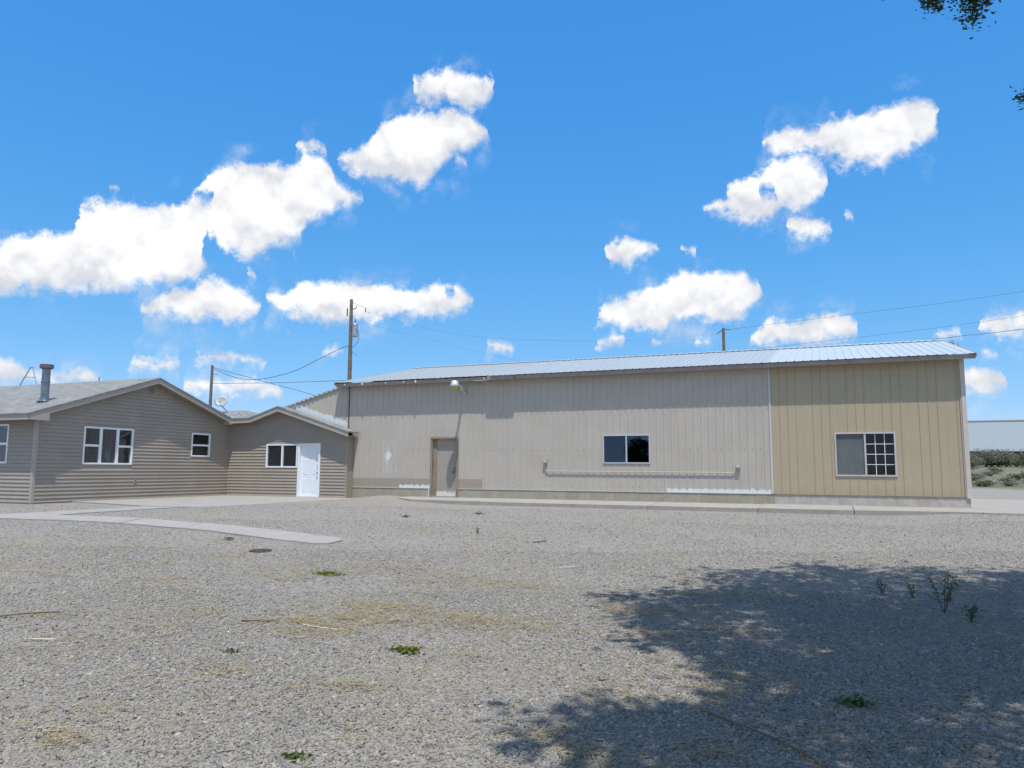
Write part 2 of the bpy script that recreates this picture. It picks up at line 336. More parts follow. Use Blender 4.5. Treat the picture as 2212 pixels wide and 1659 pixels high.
def leafm(name, a, b_):
    m = bpy.data.materials.new(name); m.use_nodes = True; t = NT(m.node_tree); b = t.n['Principled BSDF']
    n = t.noise(t.pos(), 3.5, 4, 0.6); c = t.ramp(n, [(0.3, a), (0.7, b_)]); t.put(b.inputs['Base Color'], c); b.inputs['Roughness'].default_value = 0.6
    tl = t.new('ShaderNodeBsdfTranslucent'); t.l.new(c, tl.inputs[0]); mx = t.new('ShaderNodeMixShader'); mx.inputs[0].default_value = 0.3
    t.l.new(b.outputs[0], mx.inputs[1]); t.l.new(tl.outputs[0], mx.inputs[2]); t.l.new(mx.outputs[0], t.n['Material Output'].inputs[0]); MATS[name] = m
leafm('leaf', (0.03, 0.055, 0.015), (0.07, 0.11, 0.03))
leafm('leaf_sage', (0.145, 0.145, 0.105), (0.235, 0.23, 0.165))
leafm('leaf_green', (0.05, 0.085, 0.02), (0.11, 0.15, 0.04))
leafm('moss', (0.09, 0.13, 0.015), (0.20, 0.24, 0.03))
def strawm():
    m = bpy.data.materials.new('straw'); m.use_nodes = True; t = NT(m.node_tree); b = t.n['Principled BSDF']; b.inputs['Roughness'].default_value = 0.7
    n = t.noise(t.pos(), 11.0, 3, 0.7); t.put(b.inputs['Base Color'], t.ramp(n, [(0.3, (0.27, 0.20, 0.10)), (0.55, (0.38, 0.32, 0.19)), (0.75, (0.48, 0.43, 0.30))])); MATS['straw'] = m
strawm()
mat('stick', (0.15, 0.10, 0.06), 0.9, var=0.3, vscale=10)
mat('pale_stick', (0.60, 0.55, 0.45), 0.8, var=0.1)
mat('black_plate', (0.04, 0.035, 0.03), 0.8)
mat('sheetrock', (0.3, 0.3, 0.3), 0.9)

GRAV = [(0.0, (0.20, 0.195, 0.185)), (0.14, (0.26, 0.25, 0.235)), (0.32, (0.34, 0.32, 0.285)), (0.5, (0.28, 0.28, 0.265)), (0.66, (0.38, 0.345, 0.295)), (0.8, (0.33, 0.28, 0.235)), (0.94, (0.42, 0.39, 0.34)), (1.0, (0.50, 0.47, 0.42))]
def groundmat():
    m = bpy.data.materials.new('gravel_ground'); m.use_nodes = True; t = NT(m.node_tree); b = t.n['Principled BSDF']; b.inputs['Roughness'].default_value = 0.95; b.inputs['Specular IOR Level'].default_value = 0.2
    p = t.pos(); X, Y, Zc = t.xyz(p)
    def vor(sc):
        v = t.new('ShaderNodeTexVoronoi', feature='F1'); t.put(v.inputs['Vector'], p); v.inputs['Scale'].default_value = sc; return v
    v1 = vor(58); v2 = vor(24)
    r1 = t.xyz(v1.outputs['Color'])[0]; r2 = t.xyz(v2.outputs['Color'])[1]
    c = t.ramp(r1, GRAV); c = t.mix(0.35, c, t.ramp(r2, GRAV)); c = t.mix(1.0, c, (0.87, 0.87, 0.87, 1), 'MULTIPLY')
    # larger tone drift: fine dust, damp, straw-stained
    n = t.noise(p, 0.55, 6, 0.6); c = t.mix(t.m('MULTIPLY', t.step(n, 0.45, 0.7), 0.30), c, (0.32, 0.28, 0.225, 1))
    n2 = t.noise(p, 2.6, 7, 0.72); c = t.mix(t.m('MULTIPLY', t.step(n2, 0.55, 0.72), 0.28), c, (0.36, 0.30, 0.19, 1))
    c = t.mix(t.m('MULTIPLY', t.step(t.noise(p, 1.3, 5, 0.6), 0.55, 0.75), 0.2), c, (0.20, 0.21, 0.22, 1))
    # field beyond the yard
    wob = t.m('MULTIPLY', t.m('SUBTRACT', t.noise(p, 0.25, 4, 0.6), 0.5), 9.0)
    fy = t.m('ADD', Y, wob)
    fn_ = t.noise(t.comb(t.m('MULTIPLY', X, 0.35), Y, 0), 0.5, 7, 0.7)
    fc = t.ramp(fn_, [(0.30, (0.10, 0.11, 0.06)), (0.46, (0.15, 0.15, 0.09)), (0.60, (0.22, 0.195, 0.145)), (0.74, (0.36, 0.32, 0.26))])
    c = t.mix(t.step(fy, 45.5, 47.5), c, fc)
    t.put(b.inputs['Base Color'], c)
    bn = t.new('ShaderNodeBump'); bn.inputs['Strength'].default_value = 0.9; bn.inputs['Distance'].default_value = 0.012
    hgt = t.m('ADD', t.m('MULTIPLY', v1.outputs['Distance'], -1.0), t.m('MULTIPLY', r1, 0.5)); t.l.new(hgt, bn.inputs['Height']); t.l.new(bn.outputs[0], b.inputs['Normal'])
    MATS['gravel_ground'] = m
groundmat()
def pebblemat():
    m = bpy.data.materials.new('pebble'); m.use_nodes = True; t = NT(m.node_tree); b = t.n['Principled BSDF']; b.inputs['Roughness'].default_value = 0.8; b.inputs['Specular IOR Level'].default_value = 0.3
    r = t.new('ShaderNodeObjectInfo').outputs['Random']
    c = t.mix(1.0, t.ramp(r, GRAV), (0.77, 0.77, 0.77, 1), 'MULTIPLY'); p = t.pos()
    c = t.mix(t.m('MULTIPLY', t.step(t.noise(p, 0.7, 5, 0.65), 0.48, 0.7), 0.38), c, (0.31, 0.26, 0.175, 1))
    c = t.mix(t.m('MULTIPLY', t.step(t.noise(p, 2.3, 5, 0.65), 0.52, 0.7), 0.30), c, (0.19, 0.18, 0.17, 1))
    t.put(b.inputs['Base Color'], c); MATS['pebble'] = m
pebblemat()

# ------------------------------------------------------------------ object helpers
def put(name, o, label=None, cat=None, group=None, kind=None, parent=None):
    COL.objects.link(o)
    if parent: o.parent = parent
    if label: o['label'] = label
    if cat: o['category'] = cat
    if group: o['group'] = group
    if kind: o['kind'] = kind
    return o
def empty(name, loc, label, cat, group=None):
    o = bpy.data.objects.new(name, None); o.location = loc; o.empty_display_size = 0.2
    return put(name, o, label, cat, group)
def origin(o):
    v = Vector((0, 0, 0))
    while o is not None: v += o.location; o = o.parent
    return v
class MB:
    def __init__(s): s.v = []; s.f = []
    def poly(s, pts, face=None):
        i = len(s.v); s.v += [tuple(p) for p in pts]; s.f.append(tuple(range(i, i+len(pts)))); return s
    def box(s, x0, x1, y0, y1, z0, z1):
        i = len(s.v)
        s.v += [(x0,y0,z0),(x1,y0,z0),(x1,y1,z0),(x0,y1,z0),(x0,y0,z1),(x1,y0,z1),(x1,y1,z1),(x0,y1,z1)]
        s.f += [tuple(i+k for k in q) for q in ((3,2,1,0),(4,5,6,7),(0,1,5,4),(1,2,6,5),(2,3,7,6),(3,0,4,7))]; return s
    def prism(s, pts, vec):
        # pts: planar loop, extruded by vec
        i = len(s.v); n = len(pts); vec = Vector(vec)
        s.v += [tuple(p) for p in pts]+[tuple(Vector(p)+vec) for p in pts]
        s.f.append(tuple(i+k for k in range(n))[::-1]); s.f.append(tuple(i+n+k for k in range(n)))
        for k in range(n): s.f.append((i+k, i+(k+1) % n, i+n+(k+1) % n, i+n+k))
        return s
    def tube(s, pts, r, n=8, caps=True):
        pts = [Vector(p) for p in pts]; rs = r if isinstance(r, (list, tuple)) else [r]*len(pts)
        i = len(s.v); up = None
        for k, p in enumerate(pts):
            d = (pts[min(k+1, len(pts)-1)]-pts[max(k-1, 0)]).normalized()
            if up is None: up = d.orthogonal().normalized()
            up = (up-d*up.dot(d)).normalized(); w = d.cross(up)
            for j in range(n):
                a = 2*math.pi*j/n; s.v.append(tuple(p+(up*math.cos(a)+w*math.sin(a))*rs[k]))
        for k in range(len(pts)-1):
            for j in range(n):
                a = i+k*n+j; b = i+k*n+(j+1) % n; s.f.append((a, b, b+n, a+n))
        if caps:
            s.f.append(tuple(i+j for j in range(n))[::-1]); e = i+(len(pts)-1)*n; s.f.append(tuple(e+j for j in range(n)))
        return s
    def lathe(s, prof, c, n=20, axis=None):
        i = len(s.v); c = Vector(c)
        ax = Vector(axis).normalized() if axis else Vector((0, 0, 1)); u = ax.orthogonal().normalized(); w = ax.cross(u)
        for r, z in prof:
            for j in range(n):
                a = 2*math.pi*j/n; s.v.append(tuple(c+ax*z+(u*math.cos(a)+w*math.sin(a))*r))
        for k in range(len(prof)-1):
            for j in range(n):
                a = i+k*n+j; b = i+k*n+(j+1) % n; s.f.append((a, b, b+n, a+n))
        return s
    def build(s, name, m, parent=None, label=None, cat=None, group=None, kind=None, smooth=False, loc=None, fix=True):
        o0 = origin(parent) if parent else Vector(loc) if loc is not None else Vector((0, 0, 0))
        me = bpy.data.meshes.new(name)
        me.from_pydata([(a-o0.x, b-o0.y, c-o0.z) for a, b, c in s.v], [], s.f)
        if fix:
            import bmesh
            bm = bmesh.new(); bm.from_mesh(me); bmesh.ops.recalc_face_normals(bm, faces=bm.faces); bm.to_mesh(me); bm.free()
        if smooth: me.polygons.foreach_set('use_smooth', [True]*len(me.polygons))
        me.materials.append(MATS[m]); me.update()
        o = bpy.data.objects.new(name, me)
        if parent is None and loc is not None: o.location = o0
        return put(name, o, label, cat, group, kind, parent)

def sm(a, b, t):
    t = min(1.0, max(0.0, (t-a)/(b-a))); return t*t*(3-2*t)
def gz(X, Y):
    r = math.hypot(X, Y); g = -0.10-0.022*max(0, 21-r)
    g -= 0.06*sm(0, 1, (-14-X)/4)
    g -= 0.10*sm(-14, -11, X)*sm(3.4, 1, X)*sm(16, 21, Y)*sm(25, 23.5, Y)
    g += 0.11*math.exp(-((X+15.0)/0.9)**2-((Y-23.9)/0.9)**2)
    if Y > 34: g += 1.75*sm(34, 95, Y)
    return g

# ------------------------------------------------------------------ ground sheet
def axis(lo, hi, step, far):
    a = list(np.arange(lo, hi+1e-6, step)); d = step; x = hi; up = []
    while x < far: d *= 1.28; x += d; up.append(x)
    d = step; x = lo; dn = []
    while x > -far: d *= 1.28; x -= d; dn.append(x)
    return dn[::-1]+a+up
xs = axis(-26, 16, 0.4, 4500); ys = axis(-1, 100, 0.5, 4500)
NX, NY = len(xs), len(ys)
vv = [(x, y, gz(x, y)+(0.012*math.sin(x*1.7+y*0.6)*math.sin(y*1.3-x*0.4) if (0 < y < 22 and -15 < x < 12) else 0)) for y in ys for x in xs]
ff = [(j*NX+i, j*NX+i+1, (j+1)*NX+i+1, (j+1)*NX+i) for j in range(NY-1) for i in range(NX-1)]
g = MB(); g.v = vv; g.f = ff
gobj = g.build('ground', 'gravel_ground', kind='structure', smooth=True, fix=False)

def slab(name, poly, off, thick=0.12, m='concrete', zf=None, sub=0.6, parent=None):
    """flat strip laid over the ground: poly is a list of matched (left, right) point pairs"""
    b = MB(); n = len(poly); top = []
    for (l, r) in poly:
        k = 4; top.append([(l[0]+(r[0]-l[0])*i/k, l[1]+(r[1]-l[1])*i/k) for i in range(k+1)])
    rows = []
    for a in range(n-1):
        L = math.dist(poly[a][0], poly[a+1][0]); q = max(1, int(L/sub))
        for s_ in range(q): rows.append([(top[a][i][0]+(top[a+1][i][0]-top[a][i][0])*s_/q, top[a][i][1]+(top[a+1][i][1]-top[a][i][1])*s_/q) for i in range(5)])
    rows.append(top[-1])
    H = (lambda x, y: gz(x, y)+off) if zf is None else zf
    R = len(rows)
    for row in rows: b.v += [(x, y, H(x, y)) for x, y in row]
    for row in rows: b.v += [(x, y, H(x, y)-thick) for x, y in row]
    for a in range(R-1):
        for i in range(4): b.f.append((a*5+i, a*5+i+1, (a+1)*5+i+1, (a+1)*5+i))
    N = R*5
    for a in range(R-1):
        for i in (0, 4): b.f.append((a*5+i, (a+1)*5+i, N+(a+1)*5+i, N+a*5+i))
    for a in (0, R-1):
        for i in range(4): b.f.append((a*5+i, a*5+i+1, N+a*5+i+1, N+a*5+i))
    return b.build(name, m, kind='structure', parent=parent)
patio = slab('patio', [((-22.38, 17.1), (-22.38, 23.88)), ((-20.2, 16.66), (-20.2, 23.88)), ((-18.15, 16.2), (-18.15, 23.88)), ((-16.35, 16.35), (-16.35, 23.88)), ((-16.15, 17.2), (-15.9, 23.6))], 0, zf=lambda x, y: -0.125)
def sections(name, rows, off, length, gap=0.014):
    A = [(Vector(l), Vector(r_)) for l, r_ in rows]; d = [0]
    for k in range(1, len(A)): d.append(d[-1]+(A[k][0]-A[k-1][0]).length)
    def at_(q):
        for k in range(1, len(A)):
            if q <= d[k]+1e-9: f = (q-d[k-1])/(d[k]-d[k-1]); return tuple(A[k-1][0].lerp(A[k][0], f)), tuple(A[k-1][1].lerp(A[k][1], f))
    q = 0.0
    while q < d[-1]-0.05:
        e = min(q+length, d[-1]); e = d[-1] if d[-1]-e < 0.4 else e
        slab(name, [at_(q)]+[(tuple(a), tuple(b)) for (a, b), dd in zip(A, d) if q+0.02 < dd < e-0.02]+[at_(e-(gap if e < d[-1] else 0))], off+random.uniform(-0.003, 0.003)); q = e
sections('garden_path', [((-16.45, 12.1), (-17.95, 12.1)), ((-16.6, 14.2), (-18.05, 14.2)), ((-16.75, 16.28), (-18.15, 16.18))], 0.022, 1.4)
sections('front_path', [((-32, 10.9), (-32, 11.95)), ((-18.2, 10.95), (-18.2, 12.05)), ((-15, 11.15), (-15, 12.25)), ((-13, 11.3), (-13.6, 12.3)), ((-10.8, 11.1), (-11, 12.05)), ((-8.6, 10.5), (-8.9, 11.5)), ((-7.8, 10.35), (-7.95, 11.2)), ((-7.62, 10.5), (-7.68, 10.95))], 0.026, 1.7)
def walkz(x, y): return -0.035-0.03*(24.3-y)/1.7-0.02*sm(-12, -9, x)*sm(3, 0, x)*(24.3-y)/1.7
wk = slab('sidewalk', [((x, 22.55+(0.9*sm(-13.1, -14.2, x))), (x, 24.33)) for x in (-14.2, -13.7, -13.1, -11, -8, -5.01)], 0, zf=walkz, thick=0.2)
wk2 = slab('sidewalk', [((x, 22.55), (x, 24.33)) for x in (-4.99, -3, -1.86)], 0, zf=walkz, thick=0.2)
wk3 = slab('sidewalk', [((x, 22.50), (x, 24.33)) for x in (-1.84, 0.61)], 0, zf=lambda x, y: walkz(x, y)+0.012, thick=0.2)
wk4 = slab('sidewalk', [((x, 22.50), (x, 24.33)) for x in (0.63, 3.60)], 0, zf=lambda x, y: walkz(x, y)+0.012, thick=0.2)
slab('driveway', [((3.62, 22.5), (3.62, 27.2)), ((16, 22.1), (16, 27.2))], 0, zf=lambda x, y: -0.06, thick=0.2)
slab('driveway', [((3.62, 27.22), (3.62, 34.6)), ((6.5, 27.22), (6.5, 33.9)), ((16, 27.22), (16, 31.6))], 0, zf=lambda x, y: -0.065, thick=0.2)

# ================================================================== METAL SHOP
YW = 24.29
shop = empty('metal_shed', (-6.6, YW, 0), 'long beige ribbed metal shop building with pale metal roof and tan right end', 'building')
RIB = 0.235
def profile(u0, u1, y, rib_h=0.016, minor=True):
    """cross-section of ribbed sheet from u0 to u1: list of (u, y)"""
    pts = [(u0, y)]
    k = math.ceil((u0+0.03-U_OFF)/RIB)
    while True:
        c = U_OFF+k*RIB
        if c+0.022 > u1: break
        if c-0.022 > u0:
            w_ = 0.0 if minor else 0.005; pts += [(c-0.020+w_, y), (c-0.009+w_, y-rib_h), (c+0.009-w_, y-rib_h), (c+0.020-w_, y)]
            if minor:
                for q in (0.08, 0.155):
                    if c+q+0.012 < u1: pts += [(c+q-0.008, y), (c+q, y-0.003), (c+q+0.008, y)]
        k += 1
    pts.append((u1, y)); return pts
U_OFF = -16.80
def panel(u0, u1, zlo, zhi, openings, m, y=YW, minor=True, rib_h=0.016):
    """one sheet from u0 to u1; zlo, zhi functions of u; openings = (x0, x1, z0, z1)"""
    prof = profile(u0, u1, y, rib_h, minor); us = [p[0] for p in prof]
    extra = [e for o in openings for e in (o[0], o[1]) if u0 < e < u1]
    for e in extra:
        for k in range(len(prof)-1):
            if prof[k][0] < e < prof[k+1][0]:
                f = (e-prof[k][0])/(prof[k+1][0]-prof[k][0]); prof.insert(k+1, (e, prof[k][1]+f*(prof[k+1][1]-prof[k][1]))); break
    b = MB()
    for (a, ya), (c, yc) in zip(prof[:-1], prof[1:]):
        mid = (a+c)/2; cuts = [(zlo(mid), None)]
        ivs = [(o[2], o[3]) for o in openings if o[0]-1e-6 < mid < o[1]+1e-6]
        lo = [(zlo(a), zlo(c))]; 
        segs = []; cur = (zlo(a), zlo(c))
        for z0, z1 in sorted(ivs):
            if z0 > cur[0]+1e-4: segs.append((cur, (z0, z0)))
            cur = (z1, z1)
        segs.append((cur, (zhi(a), zhi(c))))
        for (la, lc), (ha, hc) in segs:
            b.poly([(a, ya, la), (c, yc, lc), (c, yc, hc), (a, ya, ha)])
    return b
DOOR = (-13.27, -12.24, -0.2, 2.10); W1 = (-6.82, -5.30, 1.20, 2.11); W2 = (0.25, 1.81, 0.85, 2.08)
x = -16.90; edges = [x]
while x < -1.60: x = min(x+4*RIB, -1.56); edges.append(x)
def sheets(a, b_, ops, m, **kw):
    lab = kw.pop('label', None)
    for o in ops:
        if o[0] <= a+0.001 and o[1] >= b_-0.001:
            panel(a+0.001, b_-0.001, lambda u: 0.285, lambda u: o[2], [], 'x', **kw).build('wall_panel', m, shop, label=lab, fix=False)
            panel(a+0.001, b_-0.001, lambda u: o[3], lambda u: 4.20, [], 'x', **kw).build('wall_panel', m, shop, label=lab, fix=False); return
    panel(a+0.001, b_-0.001, lambda u: 0.285, lambda u: 4.20, [o for o in ops if o[0] < b_ and o[1] > a], 'x', **kw).build('wall_panel', m, shop, label=lab, fix=False)
for a, b_ in zip(edges[:-1], edges[1:]):
    if b_-a < 0.05: continue
    sheets(a, b_, (DOOR, W1), 'shop_paint')
x = -1.54; edges = [x]; U_OFF = -0.81-3*RIB
while x < 3.5: x = min(x+4*RIB, 3.53); edges.append(x)
for a, b_ in zip(edges[:-1], edges[1:]):
    if b_-a < 0.05: continue
    sheets(a, b_, (W2,), 'tan_paint', minor=False, label='tan ribbed metal wall panel')
# lean-to on the left, same wall plane
U_OFF = -16.80
lean = lambda u: 3.41+0.273*(u+19.91)
for a, b_ in ((-20.66, -19.72), (-19.72, -18.78), (-18.78, -17.84), (-17.84, -16.94)):
    panel(a+0.001, b_-0.001, lambda u: -0.1, lean, [], 'x', y=YW+0.004).build('wall_panel', 'shop_paint', shop, fix=False)
q = MB(); q.prism([(-20.75, YW-0.05, lean(-20.75)-0.01), (-17.05, YW-0.05, lean(-17.05)-0.01), (-17.05, YW-0.05, lean(-17.05)+0.03), (-20.75, YW-0.05, lean(-20.75)+0.03)], (0, 6.0, 0)); q.build('lean_to_roof', 'roof_metal', shop)
for k in range(17):
    u = -20.6+k*0.214
    MB().box(u, u+0.13, YW-0.062, YW-0.052, lean(u)-0.02, lean(u)+0.03).build('rake_closure', 'trim_pale', shop)
# corner posts, seam strip, base flashing
MB().box(-16.935, -16.905, YW-0.028, YW+0.01, 0.27, 4.16).build('corner_trim', 'trim_dark', shop)
MB().box(-1.585, -1.535, YW-0.030, YW+0.01, 0.28, 4.14).build('seam_strip', 'trim_pale', shop)
MB().box(3.50, 3.535, YW-0.026, YW+0.01, 0.28, 4.14).build('corner_trim', 'house_trim', shop); MB().box(3.54, 3.655, YW-0.040, YW+0.14, 0.36, 4.14).build('corner_trim', 'corner_beige', shop); MB().box(3.535, 3.665, YW-0.046, YW+0.14, 0.24, 0.359).build('corner_trim', 'trim_pale', shop, label='pale bluish foot of the corner trim')
MB().box(-16.9, -13.31, YW-0.022, YW+0.02, 0.262, 0.283).build('base_flashing', 'trim_pale', shop)
MB().box(-12.2, -1.60, YW-0.022, YW+0.02, 0.262, 0.283).build('base_flashing', 'trim_pale', shop)
MB().box(-13.40, -13.345, YW-0.03, YW+0.03, -0.03, 0.28).build('jamb_trim', 'trim_pale', shop)
MB().box(-1.53, 3.5, YW-0.026, YW+0.02, 0.268, 0.283).build('base_flashing', 'tan_paint', shop)
# inner shell: back and end walls, floor (seen through the windows)
q = MB(); q.box(3.42, 3.52, YW+0.10, 36.0, -0.1, 4.15); q.box(-20.6, -20.5, YW+0.1, 30, -0.1, 3.1)
q.box(-16.9, 3.52, 35.9, 36.0, -0.1, 4.1); q.build('rear_shell', 'shop_paint', shop)
MB().box(-16.9, 3.4, YW+0.12, 35.9, -0.03, 0.02).build('floor_slab', 'room_dark', shop)
MB().poly([(-16.9, YW+0.02, 4.22), (3.5, YW+0.02, 4.22), (3.5, 36, 4.22), (-16.9, 36, 4.22)]).build('ceiling_liner', 'room_dark', shop)
q = MB()
for (a, b_, z0, z1) in ((-16.9, -13.28, 0.3, 4.2), (-13.28, -12.23, 2.1, 4.2), (-12.23, -6.83, 0.3, 4.2), (-6.83, -5.29, 0.3, 1.19), (-6.83, -5.29, 2.12, 4.2), (-5.29, 0.24, 0.3, 4.2), (0.24, 1.82, 0.3, 0.84), (0.24, 1.82, 2.09, 4.2), (1.82, 3.42, 0.3, 4.2)):
    q.box(a, b_, YW+0.03, YW+0.09, z0, z1)
q.build('wall_liner', 'room_dark', shop)
# foundation: painted blocks one by one on the left, cast concrete on the right
x = -16.88; k = 0
bm_ = MB(); bm_.box(-16.9, -13.32, YW+0.004, YW+0.2, -0.3, 0.262); bm_.box(-12.19, -1.5, YW+0.004, YW+0.2, -0.3, 0.262); bm_.build('mortar_bed', 'mortar', shop)
while x < -1.52:
    e = min(x+0.393, -1.51)
    if not (e > -13.30 and x < -12.2):
        j = random.uniform(-0.003, 0.003); MB().box(x, e, YW-0.006+j, YW+0.1, -0.2, 0.258).build('block', 'block_paint', shop)
    elif x < -13.32: MB().box(x, -13.32, YW-0.006, YW+0.1, -0.2, 0.258).build('block', 'block_paint', shop)
    elif e > -12.19 and x < -12.19: MB().box(-12.19, e, YW-0.006, YW+0.1, -0.2, 0.258).build('block', 'block_paint', shop)
    x += 0.400
q = MB(); n = 60
for i in range(n):
    a = -1.50+5.12*i/n; c = -1.50+5.12*(i+1)/n
    ja = 0.016*math.sin(i*1.9)+random.uniform(-0.008, 0.008)
    q.box(a, c, YW-0.006+0.003*(i % 3), YW+0.16, -0.2, 0.262)
q.build('stem_wall', 'stem_wall', shop)
# fascia
fy = 23.95
MB().box(-17.33, -10.92, fy, fy+0.03, 4.075, 4.205).build('fascia_board', 'fascia_paint', shop)
MB().box(-10.918, -9.90, fy-0.06, fy+0.03, 4.085, 4.22).build('fascia_board', 'fascia_paint', shop)
MB().box(-9.898, 3.90, fy, fy+0.03, 4.095, 4.225).build('fascia_board', 'fascia_paint', shop)
q = MB(); q.box(-17.3, -16.93, fy+0.03, YW+0.3, 4.13, 4.15); q.box(-16.93, 3.88, fy+0.032, YW-0.03, 4.15, 4.165); q.build('soffit_sheet', 'soffit', shop)
MB().box(-11.5, -10.93, fy-0.006, fy-0.001, 4.078, 4.098).build('bare_strip', 'trim_pale', shop)
# metal roof, one sheet per panel
RY, RZ = 30.0, 5.56; EY, EZ = 23.90, 4.235
def roof_panel(u0, u1, ey, ez):
    b = MB(); pr = [(u0, 0)]; c = u0+RIB/2
    while c+0.03 < u1: pr += [(c-0.022, 0), (c-0.010, 0.018), (c+0.010, 0.018), (c+0.022, 0)]; c += RIB
    pr.append((u1, 0)); n = len(pr)
    for (yy, zz) in ((ey, ez), (RY, RZ)): b.v += [(u, yy, zz+h) for u, h in pr]
    b.f = [(i, i+1, n+i+1, n+i) for i in range(n-1)]; return b
x = -17.36; 
while x < 3.90:
    e = min(x+4*RIB, 3.92); ext = 0.06 if -10.95 < (x+e)/2 < -9.9 else 0
    roof_panel(x, e, EY-ext, EZ-0.216*ext+0.003*random.random()).build('roof_panel', 'roof_metal', shop, fix=False); x = e
roofb = MB(); roofb.poly([(-17.36, RY, RZ), (3.92, RY, RZ), (3.92, 36.3, 4.2), (-17.36, 36.3, 4.2)]); roofb.build('rear_roof_sheet', 'roof_metal', shop)
q = MB(); q.prism([(-17.38, RY-0.17, RZ-0.012), (-17.38, RY, RZ+0.05), (-17.38, RY+0.17, RZ-0.012), (-17.38, RY, RZ+0.045)], (21.32, 0, 0)); q.build('ridge_cap', 'roof_metal', shop)
q = MB()
u = -17.36
while u < 3.7: q.box(u, u+0.13, RY-0.165, RY-0.155, RZ-0.03, RZ+0.002); u += RIB
q.build('ridge_gap_shade', 'trim_dark', shop, kind='stuff')  # dark blocks stand in for the shade in the gaps under the cap
for xx in (-17.38, 3.90): MB().prism([(xx, EY, EZ-0.10), (xx, RY, RZ-0.10), (xx, RY, RZ+0.012), (xx, EY, EZ+0.012)], (0.03, 0, 0)).build('rake_trim', 'fascia_paint', shop)
# gable end triangles
q = MB(); q.poly([(3.5, YW, 4.1), (3.5, 36, 4.1), (3.5, RY, RZ-0.05)]).build('gable_end', 'shop_paint', shop); q = MB(); q.poly([(-16.92, YW, 4.1), (-16.92, 36, 4.1), (-16.92, RY, RZ-0.05)]); q.build('gable_end', 'shop_paint', shop)
# gutter brackets left on the fascia
for xx, w, h in ((-16.90, 0.03, 0.04), (-16.13, 0.05, 0.06), (-15.10, 0.035, 0.04), (-14.32, 0.03, 0.05), (-13.83, 0.05, 0.075), (-11.05, 0.02, 0.08)):
    MB().box(xx, xx+w, fy-0.05, fy-0.001, 4.15-h/2, 4.15+h/2).build('gutter_bracket', 'white_vinyl', shop)

def sub_box(name, m, parent, *b): return MB().box(*b).build(name, m, parent)
# shop door
dr = MB().box(-13.12, -12.29, YW+0.085, YW+0.125, 0.005, 2.056).build('door', 'grey_door', shop)
q = MB(); q.tube([(-12.37, YW+0.085, 0.86), (-12.37, YW+0.03, 0.88), (-12.37, YW+0.03, 1.0), (-12.37, YW+0.085, 1.02)], 0.012, 6); q.build('handle', 'rusty', dr)
q = MB(); q.lathe([(0.0, 0.0), (0.03, 0.0), (0.034, 0.03), (0.0, 0.045)], (-12.44, YW+0.085, 0.86), 10, (0, -1, 0)); q.build('knob', 'rusty', dr)
fr = MB(); fr.box(-13.31, -13.10, YW-0.045, YW-0.022, -0.02, 2.115); fr = MB()
fr.box(-13.315, -13.245, YW-0.045, YW+0.13, -0.03, 2.12); fr.box(-12.265, -12.195, YW-0.045, YW+0.13, -0.03, 2.12); fr.box(-13.243, -12.267, YW-0.045, YW+0.13, 2.055, 2.12)
fr.box(-13.243, -13.11, YW+0.06, YW+0.128, -0.03, 2.053); fr.box(-12.30, -12.267, YW+0.06, YW+0.128, -0.03, 2.053)
fr.build('door_frame', 'door_wood', shop)
MB().box(-13.24, -12.27, YW-0.05, YW+0.12, -0.035, 0.005).build('door_sill', 'concrete', shop)

def slider(parent, x0, x1, z0, z1, xm, y, fm, gm, fw=0.035, depth=0.09, proud=0.03, label=None, sashes=True):
    w = MB(); w.box(x0, x1, y-proud, y+depth, z0, z0+fw).box(x0, x1, y-proud, y+depth, z1-fw, z1)
    w.box(x0, x0+fw, y-proud, y+depth, z0+fw, z1-fw).box(x1-fw, x1, y-proud, y+depth, z0+fw, z1-fw).box(xm-fw*0.55, xm+fw*0.55, y-proud+0.012, y+depth, z0+fw, z1-fw)
    wo = w.build('window', fm, parent, label=label)
    MB().box(x0+fw, xm-fw*0.55, y+0.03, y+0.036, z0+fw, z1-fw).build('pane', gm, wo)
    MB().box(xm+fw*0.55, x1-fw, y+0.045, y+0.051, z0+fw, z1-fw).build('pane', gm, wo)
    return wo
w1 = slider(shop, -6.85, -5.27, 1.18, 2.125, -6.06, YW, 'alu', 'glass_shop', 0.04)
w2 = slider(shop, 0.22, 1.84, 0.825, 2.105, 1.035, YW, 'mauve_frame', 'glass_dark', 0.045)
MB().box(0.268, 1.00, YW+0.016, YW+0.020, 0.875, 2.055).build('insect_screen', 'screen_mesh', w2)
MATS['screen_mesh'].node_tree.nodes['Principled BSDF'].inputs['Alpha'].default_value = 0.45
q = MB()
for i in (1, 2): xx = 1.062+0.733*i/3; q.box(xx-0.008, xx+0.008, YW+0.036, YW+0.044, 0.872, 2.058)
for i in (1, 2, 3): zz = 0.872+1.186*i/4; q.box(1.062, 1.795, YW+0.0355, YW+0.0435, zz-0.008, zz+0.008)
q.build('window_grid', 'white_vinyl', w2)
# things inside the shop glimpsed through the windows
MB().box(0.55, 0.62, 27.0, 27.07, 0.02, 4.1).build('inner_post', 'sheetrock', shop)

